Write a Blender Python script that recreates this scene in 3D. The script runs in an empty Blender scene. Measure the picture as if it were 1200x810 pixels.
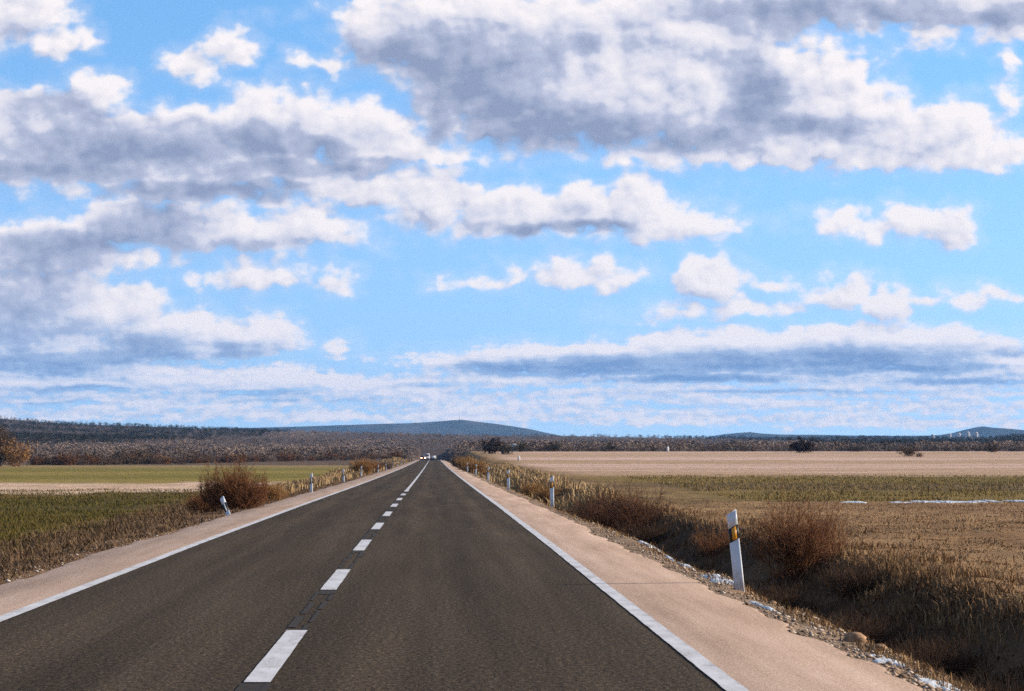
import bpy, math, random
import numpy as np
from mathutils import Matrix, Vector, Euler

R = math.radians
rng = np.random.default_rng(11)
scene = bpy.context.scene
COL = scene.collection

# ------------------------------------------------------------------ camera
F = 2806.0                       # focal length in photo pixels (photo 1200 x 810)
VX, VY = 508.0, 531.0            # where the straight road would vanish
CAMZ = 1.7
YAW = math.atan((600 - VX) / F)
PITCH = math.atan((VY - 405) / F)
cam_data = bpy.data.cameras.new('camera')
cam = bpy.data.objects.new('camera', cam_data)
COL.objects.link(cam)
cam.location = (0, 0, CAMZ)
cam.rotation_euler = (R(90) + PITCH, 0, -YAW)
cam_data.sensor_width = 36
cam_data.lens = F / 1200 * 36
cam_data.clip_start = 0.1
cam_data.clip_end = 60000
scene.camera = cam

EXPO = 0.6
HAZE = 5.2e-5
scene.view_settings.view_transform = 'Standard'
scene.view_settings.look = 'None'
scene.view_settings.gamma = 1
scene.view_settings.exposure = EXPO
scene.view_settings.use_curve_mapping = False
scene.cycles.use_denoising = False
scene.cycles.max_bounces = 5
scene.cycles.diffuse_bounces = 3
scene.cycles.volume_bounces = 0
scene.cycles.transparent_max_bounces = 8
scene.cycles.sample_clamp_indirect = 3
scene.cycles.filter_width = 1.55

SUN_AZ, SUN_EL = R(80), R(22)    # right of the view direction

# ------------------------------------------------------------------ helpers: objects
def tag(o, label=None, cat=None, group=None, kind=None):
    if label: o['label'] = label
    if cat: o['category'] = cat
    if group: o['group'] = group
    if kind: o['kind'] = kind
    return o

def empty(name, loc=(0, 0, 0), rot=(0, 0, 0)):
    o = bpy.data.objects.new(name, None)
    o.empty_display_size = 0.3
    COL.objects.link(o)
    o.location = loc
    o.rotation_euler = rot
    return o

def mesh_np(name, V, Fc, mat, parent=None, smooth=False, attrs=None, loc=None):
    """V (n,3); Fc: list of (m,k) integer arrays; one mesh object."""
    V = np.asarray(V, np.float32)
    if isinstance(Fc, np.ndarray): Fc = [Fc]
    me = bpy.data.meshes.new(name)
    loops = np.concatenate([f.ravel() for f in Fc]).astype(np.int32)
    sizes = np.concatenate([np.full(len(f), f.shape[1], np.int32) for f in Fc])
    starts = np.concatenate([[0], np.cumsum(sizes)[:-1]]).astype(np.int32)
    me.vertices.add(len(V)); me.vertices.foreach_set('co', V.ravel())
    me.loops.add(len(loops)); me.loops.foreach_set('vertex_index', loops)
    me.polygons.add(len(sizes)); me.polygons.foreach_set('loop_start', starts)
    me.update(calc_edges=True)
    if smooth:
        me.polygons.foreach_set('use_smooth', np.ones(len(sizes), bool))
    if attrs:
        for k, a in attrs.items():
            a = np.asarray(a, np.float32)
            if a.ndim == 1:
                at = me.attributes.new(k, 'FLOAT', 'POINT'); at.data.foreach_set('value', a)
            else:
                at = me.attributes.new(k, 'FLOAT_COLOR', 'POINT')
                if a.shape[1] == 3: a = np.hstack([a, np.ones((len(a), 1), np.float32)])
                at.data.foreach_set('color', a.ravel())
    if mat is not None: me.materials.append(mat)
    me.validate()
    o = bpy.data.objects.new(name, me)
    COL.objects.link(o)
    if parent is not None: o.parent = parent
    if loc is not None: o.location = loc
    return o

class MB:
    """collects boxes / prisms / tubes into one mesh"""
    def __init__(s): s.v = []; s.f = {}; s.n = 0
    def add(s, V, faces):
        for f in faces: s.f.setdefault(len(f), []).append([i + s.n for i in f])
        s.v.extend([tuple(map(float, p)) for p in V]); s.n += len(V)
    def box(s, c, d, M=None):
        P = [Vector(((i & 1) - .5, ((i >> 1) & 1) - .5, ((i >> 2) & 1) - .5)) for i in range(8)]
        P = [Vector((p.x * d[0] + c[0], p.y * d[1] + c[1], p.z * d[2] + c[2])) for p in P]
        if M: P = [M @ p for p in P]
        s.add(P, [(0, 2, 3, 1), (4, 5, 7, 6), (0, 1, 5, 4), (2, 6, 7, 3), (0, 4, 6, 2), (1, 3, 7, 5)])
    def prism(s, A, B):
        n = len(A)
        s.add(list(A) + list(B), [tuple(range(n))[::-1], tuple(range(n, 2 * n))] +
              [(i, (i + 1) % n, n + (i + 1) % n, n + i) for i in range(n)])
    def disc_cyl(s, c, axis, r, w, n=16):
        a = Vector(axis).normalized(); u = a.orthogonal().normalized(); v = a.cross(u)
        A = [Vector(c) + (u * math.cos(t) + v * math.sin(t)) * r - a * w / 2 for t in [2 * math.pi * k / n for k in range(n)]]
        B = [p + a * w for p in A]
        s.prism(A, B)
    def build(s, name, mat, parent=None, smooth=False):
        return mesh_np(name, np.array(s.v), [np.array(f) for f in s.f.values()], mat, parent, smooth)

def copy_tree(o, parent=None):
    c = o.copy(); COL.objects.link(c)
    if parent is not None: c.parent = parent
    for ch in list(o.children): copy_tree(ch, c)
    return c

# ------------------------------------------------------------------ helpers: numpy noise
_perm = np.random.default_rng(5).random((256, 256)).astype(np.float64)
def vnoise(x, y):
    xi = np.floor(x).astype(np.int64); yi = np.floor(y).astype(np.int64)
    fx = x - xi; fy = y - yi
    fx = fx * fx * (3 - 2 * fx); fy = fy * fy * (3 - 2 * fy)
    a = _perm[xi & 255, yi & 255]; b = _perm[(xi + 1) & 255, yi & 255]
    c = _perm[xi & 255, (yi + 1) & 255]; d = _perm[(xi + 1) & 255, (yi + 1) & 255]
    return (a * (1 - fx) + b * fx) * (1 - fy) + (c * (1 - fx) + d * fx) * fy
def fbm(x, y, o=4):
    t = 0; a = .5; s = 0
    for k in range(o):
        t = t + a * vnoise(x + 17.3 * k, y - 9.1 * k); s += a
        a *= .5; x = x * 2.03; y = y * 2.03
    return t / s                                     # 0..1
def sstep(a, b, x):
    t = np.clip((x - a) / (b - a), 0, 1); return t * t * (3 - 2 * t)
def mixc(a, b, t):
    t = np.asarray(t)[..., None]; return a * (1 - t) + b * t

# ------------------------------------------------------------------ helpers: pixels <-> world
RM = cam.rotation_euler.to_matrix()
def ray(px, py):
    d = RM @ Vector(((px - 600) / F, (405 - py) / F, -1))
    return d / d.y
def at(px, py, D):
    d = ray(px, py); return Vector((d.x * D, D, CAMZ + d.z * D))

# ------------------------------------------------------------------ terrain
X_LINE_L, X_LINE_C, X_LINE_R = -4.42, -1.30, 2.17
X_SH_L, X_SH_R = -5.75, 3.52

def zroad(y):
    return np.interp(y, [-200, 45, 80, 120, 160, 200, 270, 350, 500, 640, 780, 860, 1000, 1400, 30000],
                     [0, 0, -.05, -.14, -.22, -.28, -.37, -.44, -.50, -.52, -.58, -.95, -2.2, -3.0, -3.0])
def zleft(y):
    return np.interp(y, [-200, 300, 450, 700, 1000, 1300, 1900, 30000], [-.62, -.6, -.5, .2, .8, 3, 9, 9])
def zright(y):
    return np.interp(y, [-200, 40, 100, 220, 320, 450, 650, 1000, 1300, 1900, 30000], [-.12, -.14, -.3, -.3, -.05, .8, 2.1, 2.8, 4, 9, 9])
_SKX = [-700, -200, 0, 60, 100, 150, 250, 330, 450, 520, 600, 700, 850, 1000, 1160, 1200, 1300, 1700]
_SKY = [480, 484, 487.5, 493, 494.5, 496, 499.5, 502.5, 505.5, 507.5, 508, 509.5, 510.5, 511, 511.5, 507, 503, 500]
def far_z(x, y):
    """height of the wooded rise beyond the fields"""
    U = VX + F * x / np.maximum(y, 1)
    top = 1.7 + (VY - np.interp(U, _SKX, _SKY)) / F * 2500 - 3.2
    t = np.clip((y - 900) / (2500 - 900), 0, 1)
    base = 1.5
    up = base + (top - base) * (t * .55 + .45 * t * t)
    dn = np.clip((y - 2500) / 1300, 0, 1)
    z = up * (1 - dn * dn * (3 - 2 * dn)) + (-5) * dn
    return z + (fbm(x / 160, y / 160, 3) - .5) * 5 * sstep(1000, 1500, y)

def ground_z(x, y):
    x = np.asarray(x, float); y = np.asarray(y, float)
    zr = zroad(y)
    zL, zR = zleft(y), zright(y)
    wob = (fbm(x * .9 + 3, y * .45, 3) - .5)
    # right: verge, ditch, bank, field
    dq = 1 + .25 * (fbm(y * .06, y * 0 + 4.4, 2) - .5) * 2      # ditch depth varies along the road
    ditch = np.interp(x, [3.4, 3.52, 4.1, 4.55, 5.0, 5.5, 6.2, 6.9, 7.6, 9], [-.03, -.03, -.10, -.42, -.88, -.92, -.52, .02, .06, 0])
    wD = sstep(3.5, 4.4, x)
    right = zr * (1 - sstep(5.2, 8.5, x)) + zR * sstep(5.2, 8.5, x) + ditch * dq + wob * .28 * wD * (1 - .6 * sstep(9, 16, x))
    left = zr * (1 - sstep(5.9, 9.5, -x)) + (zL + (fbm(x * .2, y * .2, 3) - .5) * .15) * sstep(5.9, 9.5, -x) + \
        np.interp(-x, [5.6, 5.75, 6.1, 7.2, 9.5], [-.03, -.03, -.04, .0, 0]) + wob * .22 * sstep(5.8, 7, -x) * (1 - .6 * sstep(10, 16, -x))
    mid = zr - .04
    z = np.where(x > X_SH_R - .12, right, np.where(x < X_SH_L + .12, left, mid))
    # beyond the fields everything passes into the wooded rise
    fz = far_z(x, y)
    k = sstep(850, 1200, y + .35 * np.abs(x))
    ax = np.abs(x)
    z = z * (1 - k) + fz * k
    z = np.where((ax < 30) & (y < 1250), z * sstep(6.5, 10, ax) + np.minimum(z, np.where(np.abs(x + 1) < 8, zr - .04, zr + .2)) * (1 - sstep(6.5, 10, ax)), z)
    return z

def gz(x, y): return float(ground_z(np.array([x]), np.array([y]))[0])

def ground_at(px, py, d0=12., d1=4000.):
    """first ground point on the viewing ray of a photo pixel"""
    d = ray(px, py)
    D = np.geomspace(d0, d1, 4000)
    z = CAMZ + d.z * D
    g = ground_z(d.x * D, D)
    i = np.argmax(z <= g)
    if z[i] > g[i]: i = len(D) - 1
    return Vector((d.x * D[i], D[i], g[i]))

# ------------------------------------------------------------------ node helpers
class NT:
    def __init__(s, nt): s.nt = nt; s.n = nt.nodes; s.l = nt.links
    def node(s, t, **kw):
        n = s.n.new(t)
        for k, v in kw.items(): setattr(n, k, v)
        return n
    def put(s, sock, v):
        if v is None: return
        if isinstance(v, bpy.types.NodeSocket): s.l.new(v, sock)
        else: sock.default_value = v
    def m(s, op, a, b=None, c=None, clamp=False):
        n = s.node('ShaderNodeMath', operation=op, use_clamp=clamp)
        for i, v in enumerate((a, b, c)): s.put(n.inputs[i], v)
        return n.outputs[0]
    def v(s, op, a, b=None, c=None):
        n = s.node('ShaderNodeVectorMath', operation=op)
        for i, v in enumerate((a, b, c)): s.put(n.inputs[i], v)
        return n.outputs['Value'] if op in ('LENGTH', 'DOT_PRODUCT', 'DISTANCE') else n.outputs[0]
    def scale(s, a, f):
        n = s.node('ShaderNodeVectorMath', operation='SCALE'); s.put(n.inputs[0], a); s.put(n.inputs['Scale'], f); return n.outputs[0]
    def noise(s, vec, scale, detail=4, rough=.5, dim='3D', col=False):
        n = s.node('ShaderNodeTexNoise', noise_dimensions=dim)
        s.put(n.inputs['Vector'], vec); s.put(n.inputs['Scale'], scale); n.inputs['Detail'].default_value = detail
        n.inputs['Roughness'].default_value = rough
        return n.outputs['Color' if col else 'Fac']
    def ss(s, v, a, b, lo=0., hi=1., kind='SMOOTHSTEP'):
        n = s.node('ShaderNodeMapRange', interpolation_type=kind)
        s.put(n.inputs['Value'], v); s.put(n.inputs['From Min'], a); s.put(n.inputs['From Max'], b)
        s.put(n.inputs['To Min'], lo); s.put(n.inputs['To Max'], hi)
        return n.outputs[0]
    def mix(s, f, a, b, bt='MIX'):
        n = s.node('ShaderNodeMix', data_type='RGBA', blend_type=bt)
        s.put(n.inputs[0], f)
        for i, v in ((6, a), (7, b)):
            if isinstance(v, tuple) and len(v) == 3: v = (*v, 1)
            s.put(n.inputs[i], v)
        return n.outputs[2]
    def ramp(s, f, stops, interp='LINEAR'):
        n = s.node('ShaderNodeValToRGB'); s.put(n.inputs[0], f)
        cr = n.color_ramp; cr.interpolation = interp
        while len(cr.elements) < len(stops): cr.elements.new(.5)
        for e, (p, c) in zip(cr.elements, stops): e.position = p; e.color = (*c, 1)
        return n.outputs[0]
    def bump(s, h, strength=.5, dist=.02):
        n = s.node('ShaderNodeBump'); s.put(n.inputs['Height'], h); n.inputs['Strength'].default_value = strength
        n.inputs['Distance'].default_value = dist; return n.outputs[0]

def material(name):
    m = bpy.data.materials.new(name); m.use_nodes = True
    t = NT(m.node_tree); b = m.node_tree.nodes['Principled BSDF']
    b.inputs['Roughness'].default_value = .85
    b.inputs['Specular IOR Level'].default_value = .25
    return m, t, b

def pos(t): return t.node('ShaderNodeNewGeometry').outputs['Position']
def objco(t): return t.node('ShaderNodeTexCoord').outputs['Object']

def plant_mat(name, stops, rough=.9, spec=.15, scale=None, transl=0):
    """colour varies blade by blade / twig by twig (per mesh island) plus a broad patchiness"""
    m, t, b = material(name)
    g = t.node('ShaderNodeNewGeometry')
    f = g.outputs['Random Per Island']
    if scale:
        n = t.noise(g.outputs['Position'], scale, 3, .6)
        f = t.m('ADD', t.m('MULTIPLY', f, .6), t.m('MULTIPLY', n, .45), clamp=True)
    t.put(b.inputs['Base Color'], t.ramp(f, stops))
    b.inputs['Roughness'].default_value = rough
    b.inputs['Specular IOR Level'].default_value = spec
    return m

def plain_mat(name, c, rough=.6, spec=.3, var=.12, scale=8., metal=0):
    m, t, b = material(name)
    n = t.noise(objco(t), scale, 4, .6)
    lo = tuple(max(0, v * (1 - var)) for v in c); hi = tuple(min(1, v * (1 + var)) for v in c)
    t.put(b.inputs['Base Color'], t.ramp(n, [(.3, lo), (.7, hi)]))
    b.inputs['Roughness'].default_value = rough; b.inputs['Specular IOR Level'].default_value = spec
    b.inputs['Metallic'].default_value = metal
    return m

# ------------------------------------------------------------------ SKY (world)
#SKY_BEGIN
world = bpy.data.worlds.new('World'); scene.world = world; world.use_nodes = True
W = NT(world.node_tree)
bg = world.node_tree.nodes['Background']
BGS = 0.15

# (cx, cy, half width, height above, height below) in the sky's own angular grid (1 unit = 1/2806 rad)
COVER = [
 (20, 12, 68, 44, 46), (62, 50, 34, 20, 26), (103, 46, 15, 12, 12),
 (224, 78, 30, 20, 20), (268, 56, 26, 26, 24), (375, 77, 30, 9, 10),
 (40, 140, 110, 38, 70), (110, 110, 40, 26, 40), (190, 165, 120, 44, 50), (60, 195, 150, 34, 24),
 (330, 150, 100, 48, 50), (415, 150, 80, 36, 52), (470, 182, 100, 30, 12), (250, 200, 230, 42, 20),
 (470, 40, 78, 42, 50), (560, 60, 110, 62, 70), (520, 130, 34, 60, 46), (620, 110, 120, 110, 70), (720, 110, 110, 115, 72),
 (800, 100, 110, 110, 84), (690, 30, 130, 50, 50), (790, 20, 110, 40, 60), (860, 40, 90, 50, 50), (880, 130, 90, 96, 58), (955, 110, 92, 70, 75), (1010, 140, 60, 52, 48),
 (1100, 160, 95, 50, 32), (1170, 178, 70, 24, 14), (940, 178, 260, 36, 16), (560, 8, 160, 24, 30), (430, 18, 40, 22, 20),
 (930, 0, 170, 30, 34), (1080, 0, 150, 30, 26), (1185, 5, 60, 40, 34), (1092, 34, 46, 16, 16), (1198, 108, 16, 22, 16), (1195, 62, 14, 12, 12),
 (240, 224, 165, 20, 18), (150, 262, 92, 30, 34), (215, 268, 110, 30, 28), (60, 292, 120, 34, 34), (350, 266, 82, 26, 24), (300, 280, 120, 20, 14),
 (380, 218, 60, 18, 18), (440, 222, 70, 30, 26), (510, 232, 62, 34, 34), (580, 246, 60, 30, 24), (640, 248, 60, 26, 26), (690, 244, 44, 36, 34),
 (745, 246, 46, 48, 34), (795, 262, 52, 24, 20), (835, 268, 34, 12, 14), (640, 262, 200, 16, 14),
 (1015, 260, 54, 18, 14), (1075, 258, 50, 22, 18), (1118, 262, 36, 28, 26),
 (660, 324, 34, 22, 14), (712, 324, 42, 24, 14), (575, 329, 30, 8, 7), (597, 328, 12, 12, 9), (515, 330, 9, 5, 5),
 (832, 326, 50, 28, 22), (908, 333, 22, 7, 7), (395, 330, 20, 14, 11), (295, 326, 62, 24, 16), (393, 408, 19, 15, 11),
 (870, 359, 72, 8, 7), (800, 369, 40, 7, 7), (995, 345, 40, 22, 16), (1045, 350, 26, 16, 30), (1085, 348, 40, 10, 9), (1170, 346, 80, 7, 6),
 (30, 350, 120, 36, 52), (110, 362, 66, 32, 32), (158, 352, 34, 24, 22), (10, 400, 130, 20, 30), (90, 420, 120, 22, 30),
 (215, 402, 90, 38, 22), (290, 400, 62, 30, 20), (170, 400, 60, 20, 26),
 (60, 448, 170, 18, 14), (200, 446, 120, 18, 14), (330, 446, 120, 14, 16), (440, 452, 90, 12, 12), (490, 462, 60, 16, 10),
 (560, 425, 90, 12, 14), (680, 420, 120, 20, 24), (800, 416, 120, 26, 28), (900, 412, 130, 28, 30), (1010, 408, 150, 30, 34), (1110, 416, 110, 32, 28),
 (1190, 424, 70, 20, 20), (900, 442, 360, 16, 10), (620, 446, 110, 12, 10), (1060, 446, 180, 16, 12), (760, 462, 260, 8, 6),
 (240, 468, 460, 11, 6), (900, 462, 380, 10, 5), (560, 478, 240, 7, 5), (1000, 476, 340, 9, 6), (150, 486, 460, 9, 7), (700, 489, 560, 8, 8), (1100, 494, 300, 8, 6),
]
# dark, shaded parts of the clouds: + weight
SHADE = [
 (500, 62, 118, 46, 52, .82), (560, 95, 115, 70, 66, .85), (515, 150, 26, 46, 22, .7), (660, 152, 150, 36, 34, .95), (590, 120, 90, 60, 50, .7), (620, 60, 60, 40, 40, .45), (800, 165, 90, 30, 22, .8),
 (888, 110, 42, 70, 56, 1.0), (955, 146, 110, 20, 24, .75), (700, 50, 90, 40, 40, .25), (350, 170, 120, 12, 24, .55), (130, 150, 90, 30, 24, .6), (980, 4, 240, 26, 26, .9), (870, 24, 30, 16, 22, .7), (1180, 12, 60, 22, 16, .8),
 (50, 122, 80, 26, 26, .62), (170, 176, 190, 42, 34, .85), (310, 160, 52, 26, 34, .78), (330, 196, 150, 16, 16, .75), (70, 200, 140, 16, 18, .85), (420, 190, 80, 10, 14, .5),
 (235, 226, 150, 15, 14, .95), (330, 217, 40, 10, 10, .7), (180, 262, 92, 30, 32, .85), (70, 288, 110, 22, 30, .9), (290, 285, 90, 12, 12, .45), (30, 345, 95, 42, 46, .65), (20, 400, 80, 30, 30, .6), (60, 425, 130, 16, 20, .7),
 (690, 264, 60, 10, 12, .85), (625, 266, 50, 8, 10, .75), (560, 262, 60, 9, 9, .25), (680, 242, 16, 10, 12, .4),
 (180, 404, 80, 22, 24, .8), (270, 408, 40, 14, 14, .6), (120, 420, 60, 16, 16, .8), (305, 408, 50, 12, 14, .5),
 (600, 430, 100, 9, 14, .95), (700, 425, 130, 12, 20, 1.0), (860, 420, 140, 16, 22, 1.0), (1000, 416, 120, 18, 26, 1.0), (1090, 414, 90, 16, 18, .8), (1185, 412, 40, 10, 10, .7),
 (830, 444, 150, 6, 6, .9), (1060, 430, 160, 6, 8, .8), (1120, 447, 120, 5, 5, .7), (940, 458, 180, 3, 4, .45),
 (100, 456, 120, 5, 6, .55), (300, 460, 110, 4, 5, .45), (480, 452, 60, 4, 5, .5), (60, 472, 110, 3, 4, .4), (350, 470, 100, 3, 4, .4),
]

tc = W.node('ShaderNodeTexCoord')
dirv = W.v('NORMALIZE', tc.outputs['Generated'])
sep = W.node('ShaderNodeSeparateXYZ'); W.put(sep.inputs[0], dirv)
ysafe = W.m('MAXIMUM', sep.outputs[1], .05)
gu = W.m('MULTIPLY_ADD', W.m('DIVIDE', sep.outputs[0], ysafe), F, VX)
gv = W.m('MULTIPLY_ADD', W.m('DIVIDE', sep.outputs[2], ysafe), -F, VY)
cmb = W.node('ShaderNodeCombineXYZ'); W.put(cmb.inputs[0], gu); W.put(cmb.inputs[1], gv)
P = cmb.outputs[0]

def field(t, p, blobs, k, weighted):
    acc = None
    for b in blobs:
        cx, cy, w, hu, hd = b[:5]
        # grid v grows downwards: negative offset = above the centre
        q = t.v('MULTIPLY_ADD', p, (1 / w, 1 / hd, 0), (-cx / w, -cy / hd, 0))
        q = t.v('MAXIMUM', q, t.v('MULTIPLY', q, (1, -hd / hu, 1)))
        L = t.v('LENGTH', q)
        if weighted:
            d = t.ss(L, 1.35, .1, 0, b[5])
            acc = d if acc is None else t.m('SMOOTH_MAX', acc, d, .15)
        else:
            r = min(w, (hu + hd) * .6, 46)
            d = t.m('MULTIPLY_ADD', L, -r, r)
            acc = d if acc is None else t.m('SMOOTH_MAX', acc, d, k)
    return acc if acc is not None else (0.0 if weighted else -60.0)

def lin(c):
    return tuple((v / 255 / 12.92 if v <= 10 else ((v / 255 + .055) / 1.055) ** 2.4) for v in c)
E = 1.0 / (BGS * 2 ** EXPO)
def sky_c(c, k=1.): return tuple(v * E * k for v in lin(c))

low = W.ss(gv, 330., 470.)                                    # small far clouds low on the sky
amp = W.ss(gv, 300., 470., 1., .46)
# billowing outline: the grid is warped by noise of two sizes
def vnoise2(p, s, d, rough=.5):
    c = W.noise(p, s, d, rough, '2D', True)
    return W.v('SUBTRACT', c, (.5, .5, .5))
w1 = W.scale(vnoise2(W.v('MULTIPLY', P, (1, 1.5, 0)), 1 / 58., 2), W.m('MULTIPLY', amp, 44.))
w2 = W.scale(vnoise2(W.v('MULTIPLY', P, (1, 1.3, 0)), 1 / 17., 2), W.m('MULTIPLY', amp, 13.))
warp = W.v('MULTIPLY', W.v('ADD', w1, w2), (1, .75, 0))
Pw = W.v('ADD', P, warp)

wv = W.v('MULTIPLY', W.v('ADD', W.scale(w1, .35), W.scale(w2, .9)), (1, 1, 0))
def fmix(f, a, b):
    n = W.node('ShaderNodeMix', data_type='FLOAT'); W.put(n.inputs[0], f); W.put(n.inputs[2], a); W.put(n.inputs[3], b)
    return n.outputs[0]
def detail(p, o):
    n1 = W.noise(W.v('MULTIPLY', p, (1, 1.35, 0)), 1 / 40., o, .52, '2D')
    n2 = W.noise(W.v('MULTIPLY', p, (1, 2.4, 0)), 1 / 19., o, .55, '2D')
    def heads(sc, st):                                                  # rounded heads of cumulus
        vo = W.node('ShaderNodeTexVoronoi', voronoi_dimensions='2D', feature='F1')
        W.put(vo.inputs['Vector'], W.v('ADD', W.v('MULTIPLY', p, (1, st, 0)), wv)); W.put(vo.inputs['Scale'], 1 / sc)
        vo.inputs['Detail'].default_value = 0.0
        return W.m('MULTIPLY_ADD', W.m('POWER', vo.outputs['Distance'], 1.6), -1., .42)
    pf = fmix(low, heads(27., 1.2), heads(12., 1.7))
    n3 = W.noise(W.v('MULTIPLY', p, (1 / 120., 1 / 11., 0)), 1., 3, .5, '2D')             # far layers broken into long patches
    base = fmix(low, W.m('MULTIPLY_ADD', n1, 40., -18.), W.m('ADD', W.m('MULTIPLY_ADD', n2, 25., -12.5), W.m('MULTIPLY_ADD', n3, 26., -12.)))
    return W.m('MULTIPLY_ADD', pf, W.m('MULTIPLY', amp, 13.), base)
SOFF = (13.0, -17.0, 0)
det0, det0s, det1 = detail(P, 6), detail(P, 2), detail(W.v('ADD', P, SOFF), 2)
detf = detail(W.v('ADD', P, (5.0, -6.0, 0)), 5)
finelit = W.ss(W.m('SUBTRACT', det0, detf), -9., 9., -.105, .105, 'LINEAR')
Pw1 = W.v('ADD', Pw, SOFF)
Psh = W.v('ADD', P, W.v('MULTIPLY', W.v('ADD', W.scale(w1, .62), W.scale(w2, .22)), (1, .75, 0)))
nsh = W.noise(W.v('MULTIPLY', P, (1, 1.4, 0)), 1 / 70., 5, .55, '2D')
ncr = W.noise(W.v('MULTIPLY', P, (1, 1.2, 0)), 1 / 22., 5, .55, '2D')

# the blue: Nishita, sampled a little above the true direction so the blue deepens off the horizon as through a polariser
sky = W.node('ShaderNodeTexSky', sky_type='NISHITA')
sky.sun_disc = False
sky.sun_elevation = SUN_EL
sky.sun_rotation = SUN_AZ
sky.air_density = 1.0; sky.dust_density = .4; sky.ozone_density = 1.5
lift = W.v('NORMALIZE', W.v('ADD', W.v('MULTIPLY', dirv, (1, 1, 1.6)), (0, 0, .30)))
W.put(sky.inputs[0], lift)
tint = W.ramp(W.ss(gv, 531., 0., kind='LINEAR'), [(0, (1.46, 1.44, 1.30)), (.25, (1.30, 1.44, 1.41)), (.6, (1.12, 1.41, 1.50)), (1, (.96, 1.36, 1.50))])
blue_in = W.mix(1., sky.outputs[0], tint, 'MULTIPLY')

dark = W.mix(low, sky_c((148, 160, 190)), sky_c((116, 155, 206)))
midc = W.mix(low, sky_c((202, 207, 228)), sky_c((180, 206, 240)))
white = W.mix(low, sky_c((254, 247, 247), 1.04), sky_c((255, 248, 250), 1.06))
edge_w = W.ss(gv, 250., 440., 15., 8.)
thick_on = W.ss(gv, 300., 440., .22, .08)

def near_box(b, u0, v0, u1, v1, m):
    cx, cy, w, hu, hd = b[:5]
    dx = max(u0 - cx, 0, cx - u1); dy = max(v0 - cy, 0) / hd if cy < v0 else max(cy - v1, 0) / hu
    r = min(w, (hu + hd) * .6, 46)
    return (1 - math.hypot(dx / w, dy)) * r > -m

def sky_tile(u0, v0, u1, v1):
    M = 46 if v1 < 420 else 34
    cb = [b for b in COVER if near_box(b, u0 - M, v0 - M, u1 + M, v1 + M, 30)]
    sb = [b for b in SHADE if math.hypot(max(u0 - 45 - b[0], 0, b[0] - u1 - 45) / b[2],
                                         (max(v0 - 30 - b[1], 0) / b[4] if b[1] < v0 - 30 else max(b[1] - v1 - 30, 0) / b[3])) < 1.36]
    g = bpy.data.node_groups.new('sky_tile', 'ShaderNodeTree')       # a group of its own: quick to build
    ins = dict(Pw=Pw, Pw1=Pw1, Psh=Psh, det0=det0, det0s=det0s, det1=det1, nsh=nsh, ncr=ncr, finelit=finelit, blue=blue_in, dark=dark, midc=midc, white=white,
               edge_w=edge_w, thick_on=thick_on)
    for k, sck in ins.items():
        g.interface.new_socket(k, in_out='INPUT', socket_type={'VECTOR': 'NodeSocketVector', 'RGBA': 'NodeSocketColor'}.get(sck.type, 'NodeSocketFloat'))
    g.interface.new_socket('Shader', in_out='OUTPUT', socket_type='NodeSocketShader')
    t = NT(g)
    I = t.node('NodeGroupInput').outputs
    f0 = field(t, I['Pw'], cb, 6., False)
    f1 = field(t, I['Pw1'], cb, 6., False)
    d0 = t.m('ADD', f0, I['det0'])
    ds = t.m('ADD', f0, I['det0s'])
    d1 = t.m('ADD', f1, I['det1'])
    cov = t.ss(d0, -5., I['edge_w'])
    veil = t.m('MULTIPLY', t.ss(d0, -20., 8.), .22)
    cov = t.m('MAXIMUM', cov, veil)
    lit = t.ss(t.m('SUBTRACT', ds, d1), -26., 24., -1., 1., 'LINEAR')      # > 0 on the side facing the sun
    sh = t.m('MULTIPLY', field(t, I['Psh'], sb, .1, True), t.ss(I['nsh'], .3, .7, 1.08, .84))
    sh = t.m('ADD', sh, t.m('MULTIPLY', t.ss(f0, -6., 40.), I['thick_on']))
    sh = t.m('MULTIPLY_ADD', t.m('SUBTRACT', I['ncr'], .5), .16, sh)
    rim = t.ss(d0, 44., 4., .26, .42)                                    # the sun models the outer billows most, the thick middle least
    sh = t.m('SUBTRACT', t.m('SUBTRACT', sh, t.m('MULTIPLY', lit, rim)), I['finelit'])
    c1 = t.mix(t.ss(sh, -.13, .53, kind='LINEAR'), I['white'], I['midc'])
    cloud = t.mix(t.ss(sh, .36, 1.05, kind='LINEAR'), c1, I['dark'])
    b = t.node('ShaderNodeBackground'); b.inputs['Strength'].default_value = BGS
    t.put(b.inputs['Color'], t.mix(cov, I['blue'], cloud))
    t.put(t.node('NodeGroupOutput').inputs[0], b.outputs[0])
    n = W.node('ShaderNodeGroup', node_tree=g)
    for k, sck in ins.items(): W.put(n.inputs[k], sck)
    return n.outputs[0]

def split(axis, val, lo, hi):
    n = W.node('ShaderNodeMixShader')
    W.put(n.inputs[0], W.m('GREATER_THAN', gv if axis == 'v' else gu, float(val)))
    W.put(n.inputs[1], lo); W.put(n.inputs[2], hi)
    return n.outputs[0]
def tiles(us, vs):
    if len(vs) > 2:
        m = len(vs) // 2
        return split('v', vs[m], tiles(us, vs[:m + 1]), tiles(us, vs[m:]))
    if len(us) > 2:
        m = len(us) // 2
        return split('u', us[m], tiles(us[:m + 1], vs), tiles(us[m:], vs))
    return sky_tile(us[0], vs[0], us[1], vs[1])
front = tiles([-400, 150, 300, 450, 600, 750, 900, 1050, 1600], [-200, 90, 180, 250, 340, 410, 540])

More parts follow.
